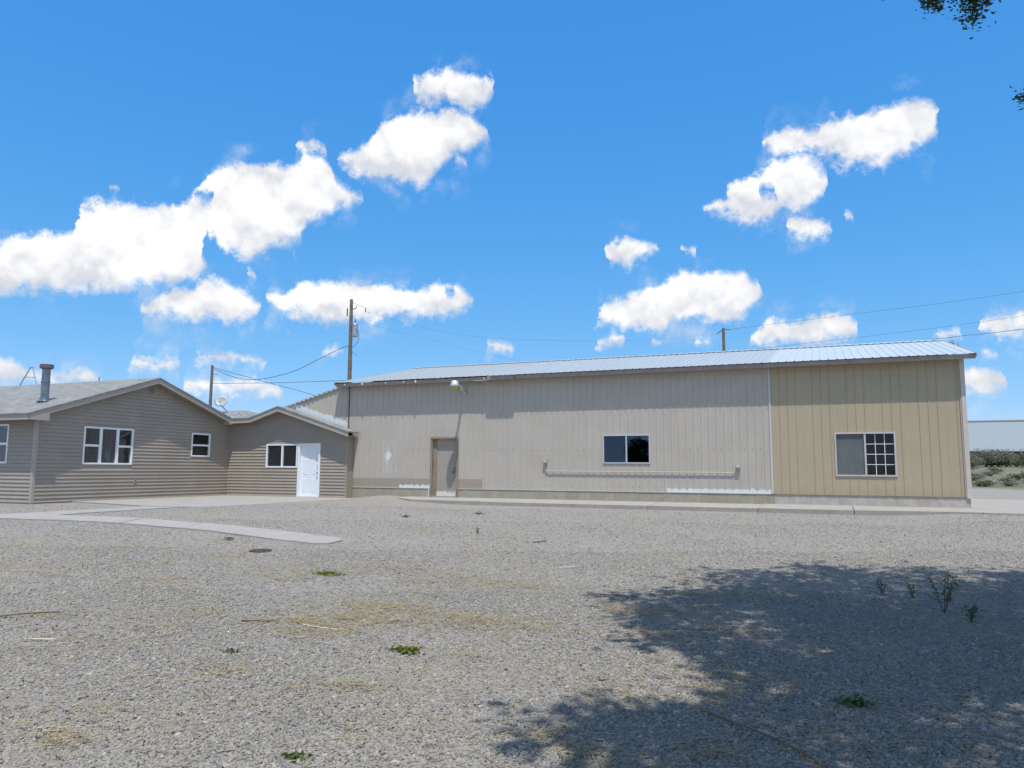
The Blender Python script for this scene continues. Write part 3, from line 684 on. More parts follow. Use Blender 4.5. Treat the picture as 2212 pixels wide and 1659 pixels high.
# ================================================================== HOUSE
XG = -22.40; YL = 15.75; YA = 23.90; RIDY = 19.96; RIDZ = 4.18; SL = 0.337
house = empty('house', (XG, YL, -0.15), 'taupe lap-sided ranch house with grey shingle gable roof and white windows', 'building')
EXP = 0.12; LIP = 0.026
def boards(u0, u1, z0, top, openings, mk, parent):
    """lap siding: rows of boards; top(u) height limit; openings (a,b,c,d); mk(u, out, z) -> world"""
    z = z0
    zmax = max(top(u0+(u1-u0)*k/60) for k in range(61))
    while z < zmax-0.005:
        zt = z+EXP
        # u-range where the row is under the roof line
        us = [u0+(u1-u0)*k/400 for k in range(401)]
        ok_b = [u for u in us if top(u) > z+0.002]
        if ok_b:
            a, b_ = min(ok_b), max(ok_b); spans = [(a, b_)]
            for o in openings:
                if o[2] < zt-0.01 and o[3] > z+0.01:
                    ns = []
                    for s0, s1 in spans:
                        if o[1] <= s0 or o[0] >= s1: ns.append((s0, s1)); continue
                        if s0 < o[0]: ns.append((s0, o[0]))
                        if o[1] < s1: ns.append((o[1], s1))
                    spans = ns
            for s0, s1 in spans:
                if s1-s0 < 0.03: continue
                ok_t = [u for u in us if top(u) > zt and s0 <= u <= s1]
                t0, t1 = (s0 if top(s0) > zt else (min(ok_t) if ok_t else None)), (s1 if top(s1) > zt else (max(ok_t) if ok_t else None))
                if t0 is None or t1 is None:
                    apex = max((u for u in us if s0 <= u <= s1), key=top); t0 = t1 = apex; zz = top(apex)
                else: zz = zt
                b = MB()
                b.v = [mk(s0, LIP, z), mk(s1, LIP, z), mk(t1, 0.0, zz), mk(t0, 0.0, zz), mk(s0, -0.004, z), mk(s1, -0.004, z), mk(t1, -0.004, zz), mk(t0, -0.004, zz)]
                b.f = [(0, 1, 2, 3), (4, 7, 6, 5), (0, 4, 5, 1), (1, 5, 6, 2), (2, 6, 7, 3), (3, 7, 4, 0)]
                b.build('siding_board', 'vinyl', parent)
        z = zt
gtop = lambda Y: RIDZ-0.20-SL*abs(Y-RIDY)
GW = (17.36, 19.27, 1.06, 2.30); GS = (21.90, 22.85, 1.39, 2.29)
boards(YL+0.06, YA-0.03, -0.12, gtop, [GW, GS], lambda u, o, z: (XG+o, u, z), house)
AXR, AXL = -19.74, -22.0; ARZ = 3.18; ASL = 0.31
def atop(X):
    v = ARZ-ASL*abs(X-AXR)
    return max(v, 2.76) if X < AXR else v
AD = (-18.95, -17.87, -0.3, 1.93); AWN = (-20.48, -18.95, 0.99, 1.91)
boards(XG+0.03, -16.72, -0.12, atop, [AD, AWN], lambda u, o, z: (u, YA-o, z), house)
LW = (-25.6, -23.62, 1.07, 2.30)
boards(-31.0, XG-0.06, -0.12, lambda u: 2.45, [LW, (-29.6, -28.2, 1.07, 2.3)], lambda u, o, z: (u, YL-o, z), house)
# corner posts
MB().box(XG-0.07, XG+0.025, YL-0.025, YL+0.07, -0.14, 2.50).build('corner_post', 'house_trim', house)
MB().box(XG-0.02, XG+0.04, YA-0.035, YA+0.02, -0.14, 2.70).build('corner_post', 'vinyl', house)
MB().box(-16.73, -16.66, YA-0.025, YA+0.36, -0.14, 2.22).build('corner_post', 'vinyl', house)
# wall cores (recessed behind the siding, with the window holes left open)
def core(lo, hi, z0, openings, mk, topf, parent):
    b = MB(); us = sorted({lo, hi, *[o[0] for o in openings], *[o[1] for o in openings]} | {lo+(hi-lo)*k/24 for k in range(25)})
    for a, c in zip(us[:-1], us[1:]):
        m_ = (a+c)/2; zz = z0; top_ = min(topf(a), topf(c))
        for o in sorted([o for o in openings if o[0] < m_ < o[1]], key=lambda o: o[2]):
            if o[2] > zz: b.poly([mk(a, zz), mk(c, zz), mk(c, o[2]), mk(a, o[2])])
            zz = max(zz, o[3])
        b.poly([mk(a, zz), mk(c, zz), mk(c, topf(c)), mk(a, topf(a))])
    return b
core(YL, YA, -0.3, [GW, GS], lambda u, z: (XG-0.006, u, z), lambda u: gtop(u)+0.12, house).build('gable_wall', 'vinyl', house, fix=False)
core(XG, -16.69, -0.3, [AD, AWN], lambda u, z: (u, YA+0.006, z), lambda u: atop(u)+0.1, house).build('annex_wall', 'vinyl', house, fix=False)
core(-31, XG, -0.3, [LW, (-29.6, -28.2, 1.07, 2.3)], lambda u, z: (u, YL+0.006, z), lambda u: 2.5, house).build('side_wall', 'vinyl', house, fix=False)
q = MB(); q.box(XG-0.05, XG-0.02, YL+0.01, YA, -0.35, -0.125); q.box(-31, XG-0.05, YL+0.01, YL+0.03, -0.35, -0.125); q.box(XG, -16.7, YA+0.01, YA+0.04, -0.35, -0.12); q.build('foundation', 'concrete_curb', house)
# rooms behind windows
q = MB(); q.poly([(XG-3.5, YL+0.1, -0.1), (XG-3.5, YA, -0.1), (XG-3.5, YA, 2.5), (XG-3.5, YL+0.1, 2.5)]); q.poly([(XG-3.5, YL+0.1, 0.4), (XG, YL+0.1, 0.4), (XG, YA, 0.4), (XG-3.5, YA, 0.4)])
q.poly([(XG-3.5, YL+0.1, 2.5), (XG, YL+0.1, 2.5), (XG, YA, 2.5), (XG-3.5, YA, 2.5)]); q.poly([(XG-0.01, 20.6, 0), (XG-3.5, 20.6, 0), (XG-3.5, 20.6, 2.5), (XG-0.01, 20.6, 2.5)])
q.poly([(XG-0.01, YA, 0), (XG-3.5, YA, 0), (XG-3.5, YA, 2.5), (XG-0.01, YA, 2.5)]); q.poly([(-31, YL+4, 0), (XG-0.1, YL+4, 0), (XG-0.1, YL+4, 2.5), (-31, YL+4, 2.5)])
q.poly([(XG, YA+0.35, -0.1), (-16.7, YA+0.35, -0.1), (-16.7, YA+0.35, 2.4), (XG, YA+0.35, 2.4)])
q.build('room_lining', 'room_dark', house)
# roof: two slopes on the main wing, rake boards, fascia
XR = -22.05; LEFT = -42.0
def roofslab(y0, z0, y1, z1, x0, x1, th=0.05):
    b = MB(); n = 1
    b.v = [(x0, y0, z0), (x1, y0, z0), (x1, y1, z1), (x0, y1, z1), (x0, y0, z0-th), (x1, y0, z0-th), (x1, y1, z1-th), (x0, y1, z1-th)]
    b.f = [(0, 1, 2, 3), (7, 6, 5, 4), (0, 4, 5, 1), (1, 5, 6, 2), (2, 6, 7, 3), (3, 7, 4, 0)]; return b
ye = 15.22; ze = RIDZ-SL*(RIDY-ye)
roof = roofslab(ye, ze, RIDY, RIDZ, LEFT, XR+0.02).build('roof', 'shingles', house)
roofslab(RIDY, RIDZ, 26.5, RIDZ-SL*(26.5-RIDY), LEFT, XG-0.0).build('roof', 'shingles', house)
yv = 23.68
roofslab(RIDY, RIDZ+0.001, yv, RIDZ-SL*(yv-RIDY)+0.001, XG-0.01, XR+0.02).build('roof', 'shingles', house)
def rake(p0, p1, h, t, name='rake_board'):
    """sloped board between two points (top edge), height h, thickness vector t"""
    p0, p1 = Vector(p0), Vector(p1)
    return MB().prism([p0, p1, p1-Vector((0, 0, h)), p0-Vector((0, 0, h))], t).build(name, 'house_trim', house)
rake((XR, 15.27, ze+0.017-0.05), (XR, RIDY-0.002, RIDZ-0.05), 0.155, (-0.03, 0, 0))
rake((XR, RIDY+0.002, RIDZ-0.05), (XR, yv, RIDZ-SL*(yv-RIDY)-0.05), 0.155, (-0.03, 0, 0))
# return at the low end of the rake, and the soffits
MB().prism([(XR+0.004, 15.268, ze-0.04), (XR+0.004, 15.268, ze-0.20), (XR+0.004, 15.90, ze-0.20), (XR+0.004, 15.90, ze+0.06)], (-0.03, 0, 0)).build('eave_return', 'house_trim', house)
MB().prism([(XR-0.03, 15.3, ze-0.16), (XR-0.03, RIDY, RIDZ-0.19), (XG+0.004, RIDY, RIDZ-0.19), (XG+0.004, 15.3, ze-0.16)], (0, 0, 0.012)).build('rake_soffit', 'soffit', house)
MB().prism([(XR-0.03, yv, RIDZ-SL*(yv-RIDY)-0.18), (XR-0.03, RIDY, RIDZ-0.19), (XG+0.004, RIDY, RIDZ-0.19), (XG+0.004, yv, RIDZ-SL*(yv-RIDY)-0.18)], (0, 0, 0.012)).build('rake_soffit', 'soffit', house)
MB().box(LEFT, XR-0.03, ye+0.03, ye+0.06, ze-0.20, ze-0.045).build('fascia', 'house_trim', house)
MB().box(LEFT, XG-0.05, ye+0.06, YL+0.02, ze-0.19, ze-0.175).build('eave_soffit', 'soffit', house)
# annex roof: right slope, left slope, level link to the main rake
YF = 23.55; at = lambda X: 3.38-ASL*abs(X-AXR)
def xroof(xa, xb, za, zb, y0, y1, th=0.05):
    b = MB(); b.v = [(xa, y0, za), (xb, y0, zb), (xb, y1, zb), (xa, y1, za), (xa, y0, za-th), (xb, y0, zb-th), (xb, y1, zb-th), (xa, y1, za-th)]
    b.f = [(0, 1, 2, 3), (7, 6, 5, 4), (0, 4, 5, 1), (1, 5, 6, 2), (2, 6, 7, 3), (3, 7, 4, 0)]; return b
xroof(AXR, -16.42, 3.38, at(-16.42), YF-0.02, 24.23).build('roof', 'shingles', house)
xroof(-21.10, AXR, at(-21.10), 3.38, YF-0.02, 26.5).build('roof', 'shingles', house)
xroof(-22.03, -21.10, at(-21.10)-0.02, at(-21.10), YF-0.02, 26.5).build('roof', 'shingles', house)
rake((AXR, YF, 3.33), (-16.43, YF, at(-16.42)-0.05), 0.155, (0, 0.03, 0)); rake((-21.10, YF, at(-21.1)-0.05), (AXR-0.002, YF, 3.33), 0.155, (0, 0.03, 0)); rake((XR+0.001, YF, at(-21.1)-0.07), (-21.102, YF, at(-21.1)-0.05), 0.155, (0, 0.03, 0))
MB().box(-16.62, -16.44, YF+0.031, 24.2, 2.165, 2.18).build('rake_soffit', 'soffit', house)
MB().prism([(AXR, YF+0.03, 3.19), (-16.6, YF+0.03, at(-16.6)-0.19), (-16.6, YA-0.002, at(-16.6)-0.19), (AXR, YA-0.002, 3.19)], (0, 0, 0.012)).build('rake_soffit', 'soffit', house)
MB().prism([(AXR, YF+0.03, 3.19), (-21.1, YF+0.03, at(-21.1)-0.19), (-21.1, YA-0.002, at(-21.1)-0.19), (AXR, YA-0.002, 3.19)], (0, 0, 0.012)).build('rake_soffit', 'soffit', house)
MB().box(XR-0.3, -21.1, YF+0.031, YA-0.002, 2.765, 2.777).build('eave_soffit', 'soffit', house)
MB().box(XG-0.3, XR+0.03, 23.5, 23.9, 2.70, 2.93).build('valley_block', 'house_trim', house)
# chimney pipe on the front slope
cx_, cy_ = -23.50, 16.72; cz = RIDZ-SL*(RIDY-cy_)
ch = MB().tube([(cx_, cy_, cz-0.1), (cx_, cy_, cz+1.13)], 0.125, 20).build('chimney', 'pipe_steel', roof, smooth=False)
q = MB(); q.lathe([(0.0, -0.005), (0.24, -0.005), (0.145, 0.05), (0.137, 0.14), (0.137, 0.05)], (cx_, cy_, cz), 20); q.tube([(cx_, cy_, cz+0.62), (cx_, cy_, cz+0.65)], 0.142, 20); q.build('flashing', 'pipe_steel', ch) if False else q.build('flashing', 'pipe_steel', roof)
q = MB(); q.tube([(cx_, cy_, cz+1.06), (cx_, cy_, cz+1.10)], 0.15, 20); q.lathe([(0.13, 1.09), (0.205, 1.09), (0.205, 1.21), (0.0, 1.235)], (cx_, cy_, cz), 20); q.build('chimney_cap', 'rusty', roof)
MB().tube([(-25.93, 20.6, RIDZ-0.25), (-25.93, 20.6, RIDZ+0.27)], 0.03, 8).build('vent_pipe', 'steel', roof)
# gable vent: round louvre
q = MB(); c = (XG+0.02, 19.94, 3.73); q.lathe([(0.15, 0.0), (0.15, 0.025), (0.125, 0.025), (0.125, 0.0)], c, 24, (1, 0, 0)); gv = q.build('gable_vent', 'house_trim', house)
for k in range(7):
    zz = 3.73-0.105+0.035*k; hw = math.sqrt(max(0.0, 0.122**2-(zz-3.73)**2)); MB().prism([(XG+0.022, 19.94-hw, zz+0.012), (XG+0.040, 19.94-hw, zz-0.010), (XG+0.036, 19.94-hw, zz-0.014), (XG+0.018, 19.94-hw, zz+0.008)], (0, 2*hw, 0)).build('louvre', 'vinyl', gv)
# white windows
def xwin(y0, y1, z0, z1, bars, rails, fw=0.055):
    """window in the gable wall: bars = y of mullions, rails = (ya, yb, z)"""
    X0, X1 = XG-0.05, XG+0.032; w = MB()
    w.box(X0, X1, y0, y1, z0, z0+fw).box(X0, X1, y0, y1, z1-fw, z1).box(X0, X1, y0, y0+fw, z0+fw, z1-fw).box(X0, X1, y1-fw, y1, z0+fw, z1-fw)
    for b in bars: w.box(X0, X1-0.004, b-0.045, b+0.045, z0+fw, z1-fw)
    for (a, c, z) in rails: w.box(X0, X1-0.010, a, c, z-0.035, z+0.035)
    wo = w.build('window', 'white_vinyl', house)
    ed = [y0+fw]+[v for b in bars for v in (b-0.045, b+0.045)]+[y1-fw]
    for a, c in zip(ed[::2], ed[1::2]):
        r = [z for (p, s, z) in rails if p < (a+c)/2 < s]
        zs = [z0+fw]+[v for z in r for v in (z-0.035, z+0.035)]+[z1-fw]
        for i, (e, f) in enumerate(zip(zs[::2], zs[1::2])): MB().box(XG-0.03+0.012*i, XG-0.025+0.012*i, a, c, e, f).build('pane', 'glass', wo)
    return wo
wg = xwin(17.36, 19.27, 1.06, 2.30, [18.0, 18.65], [(17.4, 17.96, 1.68), (18.69, 19.22, 1.68)])
wsm = xwin(21.90, 22.85, 1.39, 2.29, [], [(21.95, 22.8, 1.83)])
def ywin(x0, x1, z0, z1, bars, rails, y, fw=0.055, nm='window'):
    Y0, Y1 = y-0.032, y+0.05; w = MB()
    w.box(x0, x1, Y0, Y1, z0, z0+fw).box(x0, x1, Y0, Y1, z1-fw, z1).box(x0, x0+fw, Y0, Y1, z0+fw, z1-fw).box(x1-fw, x1, Y0, Y1, z0+fw, z1-fw)
    for b in bars: w.box(b-0.035, b+0.035, Y0+0.004, Y1, z0+fw, z1-fw)
    for (a, c, z) in rails: w.box(a, c, Y0+0.01, Y1, z-0.035, z+0.035)
    wo = w.build(nm, 'white_vinyl', house)
    ed = [x0+fw]+[v for b in bars for v in (b-0.035, b+0.035)]+[x1-fw]
    for a, c in zip(ed[::2], ed[1::2]):
        r = [z for (p, s, z) in rails if p < (a+c)/2 < s]; zs = [z0+fw]+[v for z in r for v in (z-0.035, z+0.035)]+[z1-fw]
        for i, (e, f) in enumerate(zip(zs[::2], zs[1::2])): MB().box(a, c, y+0.02+0.01*i, y+0.025+0.01*i, e, f).build('pane', 'glass', wo)
    return wo
ywin(-25.6, -23.62, 1.07, 2.30, [-24.95, -24.3], [(-25.55, -24.99, 1.68), (-24.26, -23.67, 1.68)], YL)
ywin(-29.6, -28.2, 1.07, 2.30, [-28.9], [], YL)
aw = ywin(-20.48, -18.96, 0.99, 1.91, [-19.70], [], YA)
# blinds behind the right pane of the small window
bl = MB()
for k in range(9): bl.box(-19.64, -19.02, YA+0.08, YA+0.09, 1.08+k*0.085, 1.13+k*0.085)
bl.build('blinds', 'room_dark', aw)
q = MB()
for k in range(7): yy = 18.07+k*0.075; q.box(XG-0.22, XG-0.20, yy, yy+0.06, 1.08, 2.28)
q.build('drapes', 'drape', wg)
# white six-panel door
q = MB(); q.box(-18.93, -18.845, YA-0.035, YA+0.10, -0.12, 1.92).box(-17.965, -17.88, YA-0.035, YA+0.10, -0.12, 1.92).box(-18.845, -17.965, YA-0.035, YA+0.10, 1.845, 1.92); q.build('door_frame', 'white_vinyl', house)
d = MB().box(-18.843, -17.967, YA+0.06, YA+0.10, -0.105, 1.843).build('door', 'white_door', house)
for (xa, xb) in ((-18.72, -18.47), (-18.34, -18.09)):
    for (za, zb) in ((0.02, 0.60), (0.76, 0.86), (0.96, 1.72)) if False else ((0.05, 0.58), (0.72, 1.32), (1.44, 1.74)):
        e = MB(); yy = YA+0.0597; w_ = 0.022
        e.prism([(xa, yy, za), (xb, yy, za), (xb-w_, yy-0.005, za+w_), (xa+w_, yy-0.005, za+w_)], (0, 0.004, 0)); e.prism([(xa, yy, zb), (xb, yy, zb), (xb-w_, yy-0.005, zb-w_), (xa+w_, yy-0.005, zb-w_)], (0, 0.004, 0))
        e.box(xa+w_, xb-w_, yy-0.006, yy-0.001, za+w_, zb-w_)
        e.build('door_panel', 'white_door', d)
q = MB(); q.lathe([(0, 0), (0.03, 0), (0.03, 0.012), (0.012, 0.02), (0.012, 0.04), (0.03, 0.05), (0.028, 0.075), (0, 0.085)], (-18.035, YA+0.06, 0.80), 12, (0, -1, 0)); q.build('door_knob', 'steel', d)
q = MB(); q.box(-18.05, -18.02, YA+0.045, YA+0.06, 0.92, 1.12); q.build('lock_plate', 'steel', d)
MB().box(-18.93, -17.88, YA-0.06, YA+0.06, -0.135, -0.107).build('threshold', 'alu', house)
# outlet cover on the gable wall
ol = MB().box(XG+0.014, XG+0.04, 19.40, 19.50, 0.42, 0.55).build('outlet_cover', 'house_trim', house)
MB().box(XG+0.04, XG+0.045, 19.43, 19.47, 0.45, 0.52).build('outlet', 'trim_dark', ol)

# rear wing roof seen over the valley
rw = empty('rear_building', (-33, 34, 0), 'low grey shingle hip roof showing behind the valley of the house', 'building')
b = MB(); b.v = [(-40, 30, 3.45), (-28.3, 30, 3.45), (-28.3, 36, 3.45), (-40, 36, 3.45), (-38, 33, 4.17), (-29.85, 33, 4.17)]
b.f = [(0, 1, 5, 4), (1, 2, 5), (2, 3, 4, 5), (3, 0, 4)]; b.build('roof', 'shingles', rw)
MB().box(-39.6, -28.7, 30.4, 35.6, -0.1, 3.44).build('wall', 'vinyl', rw); MB().box(-40, -28.3, 29.97, 30.0, 3.3, 3.44).build('fascia', 'house_trim', rw)

# ================================================================== separate fixtures
lamp = empty('yard_lamp', (-11.97, YW, 3.77), 'round metal yard light with yellowed globe on arm under the shop eave', 'lamp')
q = MB(); q.box(-12.01, -11.93, YW-0.045, YW-0.02, 3.66, 3.80).tube([(-11.97, YW-0.03, 3.74), (-11.975, YW-0.35, 3.86), (-11.98, YW-0.62, 3.93)], [0.055, 0.05, 0.045], 10); q.build('arm', 'lamp_metal', lamp)
hx, hy = -11.99, YW-0.78
q = MB(); q.lathe([(0.0, 0.23), (0.09, 0.22), (0.13, 0.17), (0.135, 0.10), (0.205, 0.0), (0.20, 0.0), (0.13, 0.095)], (hx, hy, 3.84), 24); q.build('reflector', 'lamp_metal', lamp, smooth=True)
q = MB(); q.lathe([(0.19, 0.0), (0.185, -0.06), (0.15, -0.13), (0.07, -0.175), (0.0, -0.18)], (hx, hy, 3.838), 24); q.build('globe', 'lamp_globe', lamp, smooth=True)
MB().tube([(hx+0.06, hy+0.12, 3.97), (hx+0.06, hy+0.12, 4.05)], 0.03, 10).build('photocell', 'lamp_metal', lamp)

cd = empty('conduit', (-8.8, YW, 0.9), 'thin metal conduit with an outlet box at each end low on the beige wall', 'conduit')
yc = YW-0.045
MB().tube([(-8.86, yc, 1.2), (-8.86, yc, 0.985), (-8.83, yc, 0.935), (-8.78, yc, 0.915), (-2.72, yc, 0.905), (-2.64, yc, 0.925), (-2.55, yc, 1.05)], 0.016, 8).build('pipe', 'shop_paint', cd)
for bx, bz in ((-8.86, 1.26), (-2.54, 1.11)):
    bo = MB().box(bx-0.065, bx+0.065, YW-0.11, YW-0.019, bz-0.065, bz+0.07).build('outlet_box', 'mauve_frame' if False else 'shop_paint', cd)
    f = MB(); f.box(bx-0.04, bx-0.006, YW-0.117, YW-0.111, bz-0.035, bz+0.035).box(bx+0.006, bx+0.04, YW-0.117, YW-0.111, bz-0.035, bz+0.035); f.build('cover_plate', 'trim_pale', bo)

dish = empty('satellite_dish', (-30.3, 32.2, 4.05), 'round grey satellite dish on a bent arm behind the house gable', 'antenna')
dc = Vector((-30.70, 32.0, 4.62)); dax = Vector((0.42, -0.80, 0.45)).normalized()
q = MB(); q.lathe([(0.0, -0.06), (0.12, -0.05), (0.26, -0.012), (0.365, 0.03), (0.368, 0.038), (0.24, -0.005), (0.12, -0.04), (0.0, -0.05)], dc, 28, dax); q.build('reflector', 'dish_grey', dish, smooth=True)
MB().tube([dc-dax*0.05, dc+Vector((0.05, 0.05, -0.3)), (-30.45, 32.2, 4.05)], 0.03, 8).build('mast', 'steel', dish)
MB().tube([dc+Vector((0.02, 0, -0.29)), dc+dax*0.35+Vector((0, 0, -0.25))], 0.014, 6).box(*(lambda c: (c.x-0.04, c.x+0.04, c.y-0.04, c.y+0.04, c.z-0.03, c.z+0.04))(dc+dax*0.35+Vector((0, 0, -0.22)))).build('feed_arm', 'steel', dish)

af = empty('roof_frame', (-30.4, 20.9, 3.9), 'thin pale A-shaped metal frame standing on the house roof ridge', 'frame')
MB().tube([(-31.08, 20.8, 3.95), (-30.22, 20.8, 5.03)], 0.022, 6).build('leg', 'steel', af); MB().tube([(-30.07, 20.8, 5.03), (-29.62, 20.8, 3.95)], 0.022, 6).build('leg', 'steel', af)
MB().tube([(-30.24, 20.8, 5.035), (-30.05, 20.8, 5.035)], 0.026, 6).build('top_bar', 'steel', af); MB().tube([(-30.60, 20.8, 4.66), (-29.90, 20.8, 4.62)], 0.014, 6).build('crossbar', 'steel', af)

# ------------------------------------------------------------------ utility poles and wires
PS = 48/62
def pw(x, z, s=PS): return (x*s, 62*s, EYE+(z-EYE)*s)
def pole(x, y, z, r, label, lean=0.0):
    g0 = gz(x, y); e = empty('utility_pole', (x, y, g0), label, 'pole', 'wooden utility poles')
    MB().tube([(x-lean, y, g0-0.3), (x-lean*0.4, y, g0+(z-g0)*0.5), (x, y, z)], [r*1.35, r*1.15, r*0.85], 14).build('pole', 'pole_wood', e); return e
p1 = Vector(pw(-43.3, 17.75)); e1 = pole(p1.x, p1.y, p1.z, 0.145, 'tall wooden utility pole with grey transformer left of the shop roof', -0.1)
MB().tube([pw(-43.1, 17.42), pw(-41.5, 16.73)], 0.03, 6).build('wire_bracket', 'steel', e1)
q = MB(); q.tube([pw(-41.6, 16.75), pw(-41.62, 16.35)], 0.05, 8).build('insulator', 'steel', e1)
MB().tube([pw(-43.2, 16.75), pw(-42.75, 16.8), pw(-42.65, 17.1)], 0.035, 6).build('insulator', 'trim_dark', e1)
MB().tube([pw(-43.75, 16.9), pw(-43.75, 16.1)], 0.05, 8).build('fuse_cutout', 'trim_dark', e1)
q = MB(); q.lathe([(0, 0), (0.20, 0.0), (0.215, 0.05), (0.215, 0.95), (0.18, 1.02), (0, 1.04)], pw(-42.78, 13.95), 18); q.build('transformer', 'steel', e1)
MB().tube([pw(-42.75, 15.2), pw(-42.75, 15.7)], 0.04, 8).build('bushing', 'trim_dark', e1)
MB().tube([pw(-42.6, 15.0), pw(-42.35, 14.2), pw(-42.4, 13.4), pw(-42.95, 12.9)], 0.018, 6).build('lead_wire', 'wire', e1)
MB().tube([pw(-43.3, 12.6), pw(-42.5, 12.1)], 0.02, 6).build('lead_wire', 'wire', e1)
p2 = Vector(pw(-60.97, 11.97)); e2 = pole(p2.x, p2.y, p2.z, 0.12, 'short wooden utility pole behind the satellite dish', 0.05)
MB().tube([pw(-60.9, 11.0), pw(-60.1, 10.9)], 0.02, 6).build('wire_bracket', 'wire', e2)
e3 = pole(-7.35, 62, 12.41, 0.135, 'wooden utility pole rising behind the middle of the shop roof')
MB().tube([(-7.9, 62, 11.95), (-7.35, 62, 12.35), (-6.8, 62, 12.25)], 0.03, 6).build('wire_bracket', 'wire', e3)
e4 = pole(8.75, 62, 10.25, 0.09, 'pole top with small fittings behind the right end of the shop roof')
MB().tube([(8.5, 62, 10.3), (8.75, 62, 10.42)], 0.06, 6).build('insulator', 'steel', e4); MB().tube([(9.05, 62, 10.2), (9.05, 62, 10.0)], 0.05, 6).build('insulator', 'steel', e4)
MB().tube([(8.7, 62, 10.1), (9.1, 62, 10.05)], 0.03, 6).build('wire_bracket', 'steel', e4)
def smooth_pts(pts, n=8):
    P = [Vector(p) for p in pts]; out = []
    for i in range(len(P)-1):
        a = P[max(i-1, 0)]; b = P[i]; c = P[i+1]; d_ = P[min(i+2, len(P)-1)]
        for k in range(n):
            u = k/n; out.append(0.5*((2*b)+(c-a)*u+(2*a-5*b+4*c-d_)*u*u+(3*b-a-3*c+d_)*u**3))
    out.append(P[-1]); return out
def cable(pts, r, label):
    MB().tube(smooth_pts(pts), r, 5).build('power_line', 'wire', None, label, 'wire', 'overhead wires', loc=pts[0])
cable([pw(-43.45, 13.1), pw(-44.77, 12.76), pw(-47.87, 11.61), pw(-50.2, 10.8), pw(-53.69, 10.23), pw(-56.06, 10.22), pw(-58.22, 10.65), pw(-60.8, 11.6)], 0.022, 'sagging service wire between the tall pole and the short pole')
cable([pw(-60.9, 11.75), pw(-60.16, 11.55), pw(-55.36, 10.3), pw(-47.4, 8.26), (-21.5, 30.0, 3.7)], 0.020, 'wire sloping down from the short pole to the lean-to roof')
cable([pw(-60.9, 9.99), pw(-52, 9.72), pw(-43.4, 9.62)], 0.018, 'nearly level wire low between the two left poles')
cable([pw(-41.6, 16.4), pw(-30, 13.2), (-15.5, 62, 11.9), (-7.9, 62, 11.98)], 0.005, 'faint high wire from the tall pole to the pole behind the shop roof')
cable([pw(-42.75, 15.6), pw(-38, 14.2), pw(-27, 11.1), pw(-20, 9.4)], 0.004, 'faint wire falling from the transformer toward the shop roof')
cable([(-6.8, 62, 12.3), (2, 62, 12.85), (13.29, 62, 13.67), (40, 62, 16.5)], 0.011, 'thin upper wire running right above the shop roof')
cable([(-7.3, 62, 10.1), (-4.07, 62, 10.62), (4, 62, 11.15), (13.19, 62, 11.93), (40, 62, 14.8)], 0.010, 'thin middle wire grazing the shop roof ridge')
cable([(-2.0, 62, 9.6), (8.75, 62, 10.68), (13.13, 62, 10.98), (40, 62, 13.2)], 0.019, 'dark lower wire leaving the right end of the shop roof')

# ------------------------------------------------------------------ far barn
barn = empty('hay_barn', (40, 131, 1.65), 'long open barn with pale blue metal roof beyond the bushes', 'barn')
bx0, bx1 = 2.0, 78.0
u = bx0; k = 0
while u < bx1:
    e = min(u+3.6, bx1); pr = MB(); pts = []; c = u
    while c < e-0.01: pts += [(c, 0), (c+0.25, 0.0), (c+0.30, 0.02), (c+0.36, 0.0)]; c += 0.45
    pts.append((e, 0)); n = len(pts)
    for yy, zz in ((125, 3.88), (137, 8.83)): pr.v += [(a, yy, zz+h) for a, h in pts]
    pr.f = [(i, i+1, n+i+1, n+i) for i in range(n-1)]; pr.build('roof_panel', 'barn_roof', barn, fix=False); u = e
MB().prism([(bx0, 136.6, 8.72), (bx0, 137, 8.97), (bx0, 137.4, 8.72), (bx0, 137, 8.8)], (bx1-bx0, 0, 0)).build('ridge_cap', 'trim_dark', barn)
MB().poly([(bx0, 137, 8.83), (bx1, 137, 8.83), (bx1, 149, 3.88), (bx0, 149, 3.88)]).build('rear_roof', 'roof_metal', barn)
MB().box(bx0, bx1, 148.5, 148.7, 1.4, 3.9).build('rear_wall', 'room_dark', barn)
for i in range(15): MB().box(bx0+0.2+i*5.4, bx0+0.45+i*5.4, 125.2, 125.45, 1.3, 3.85).build('post', 'pole_wood', barn)

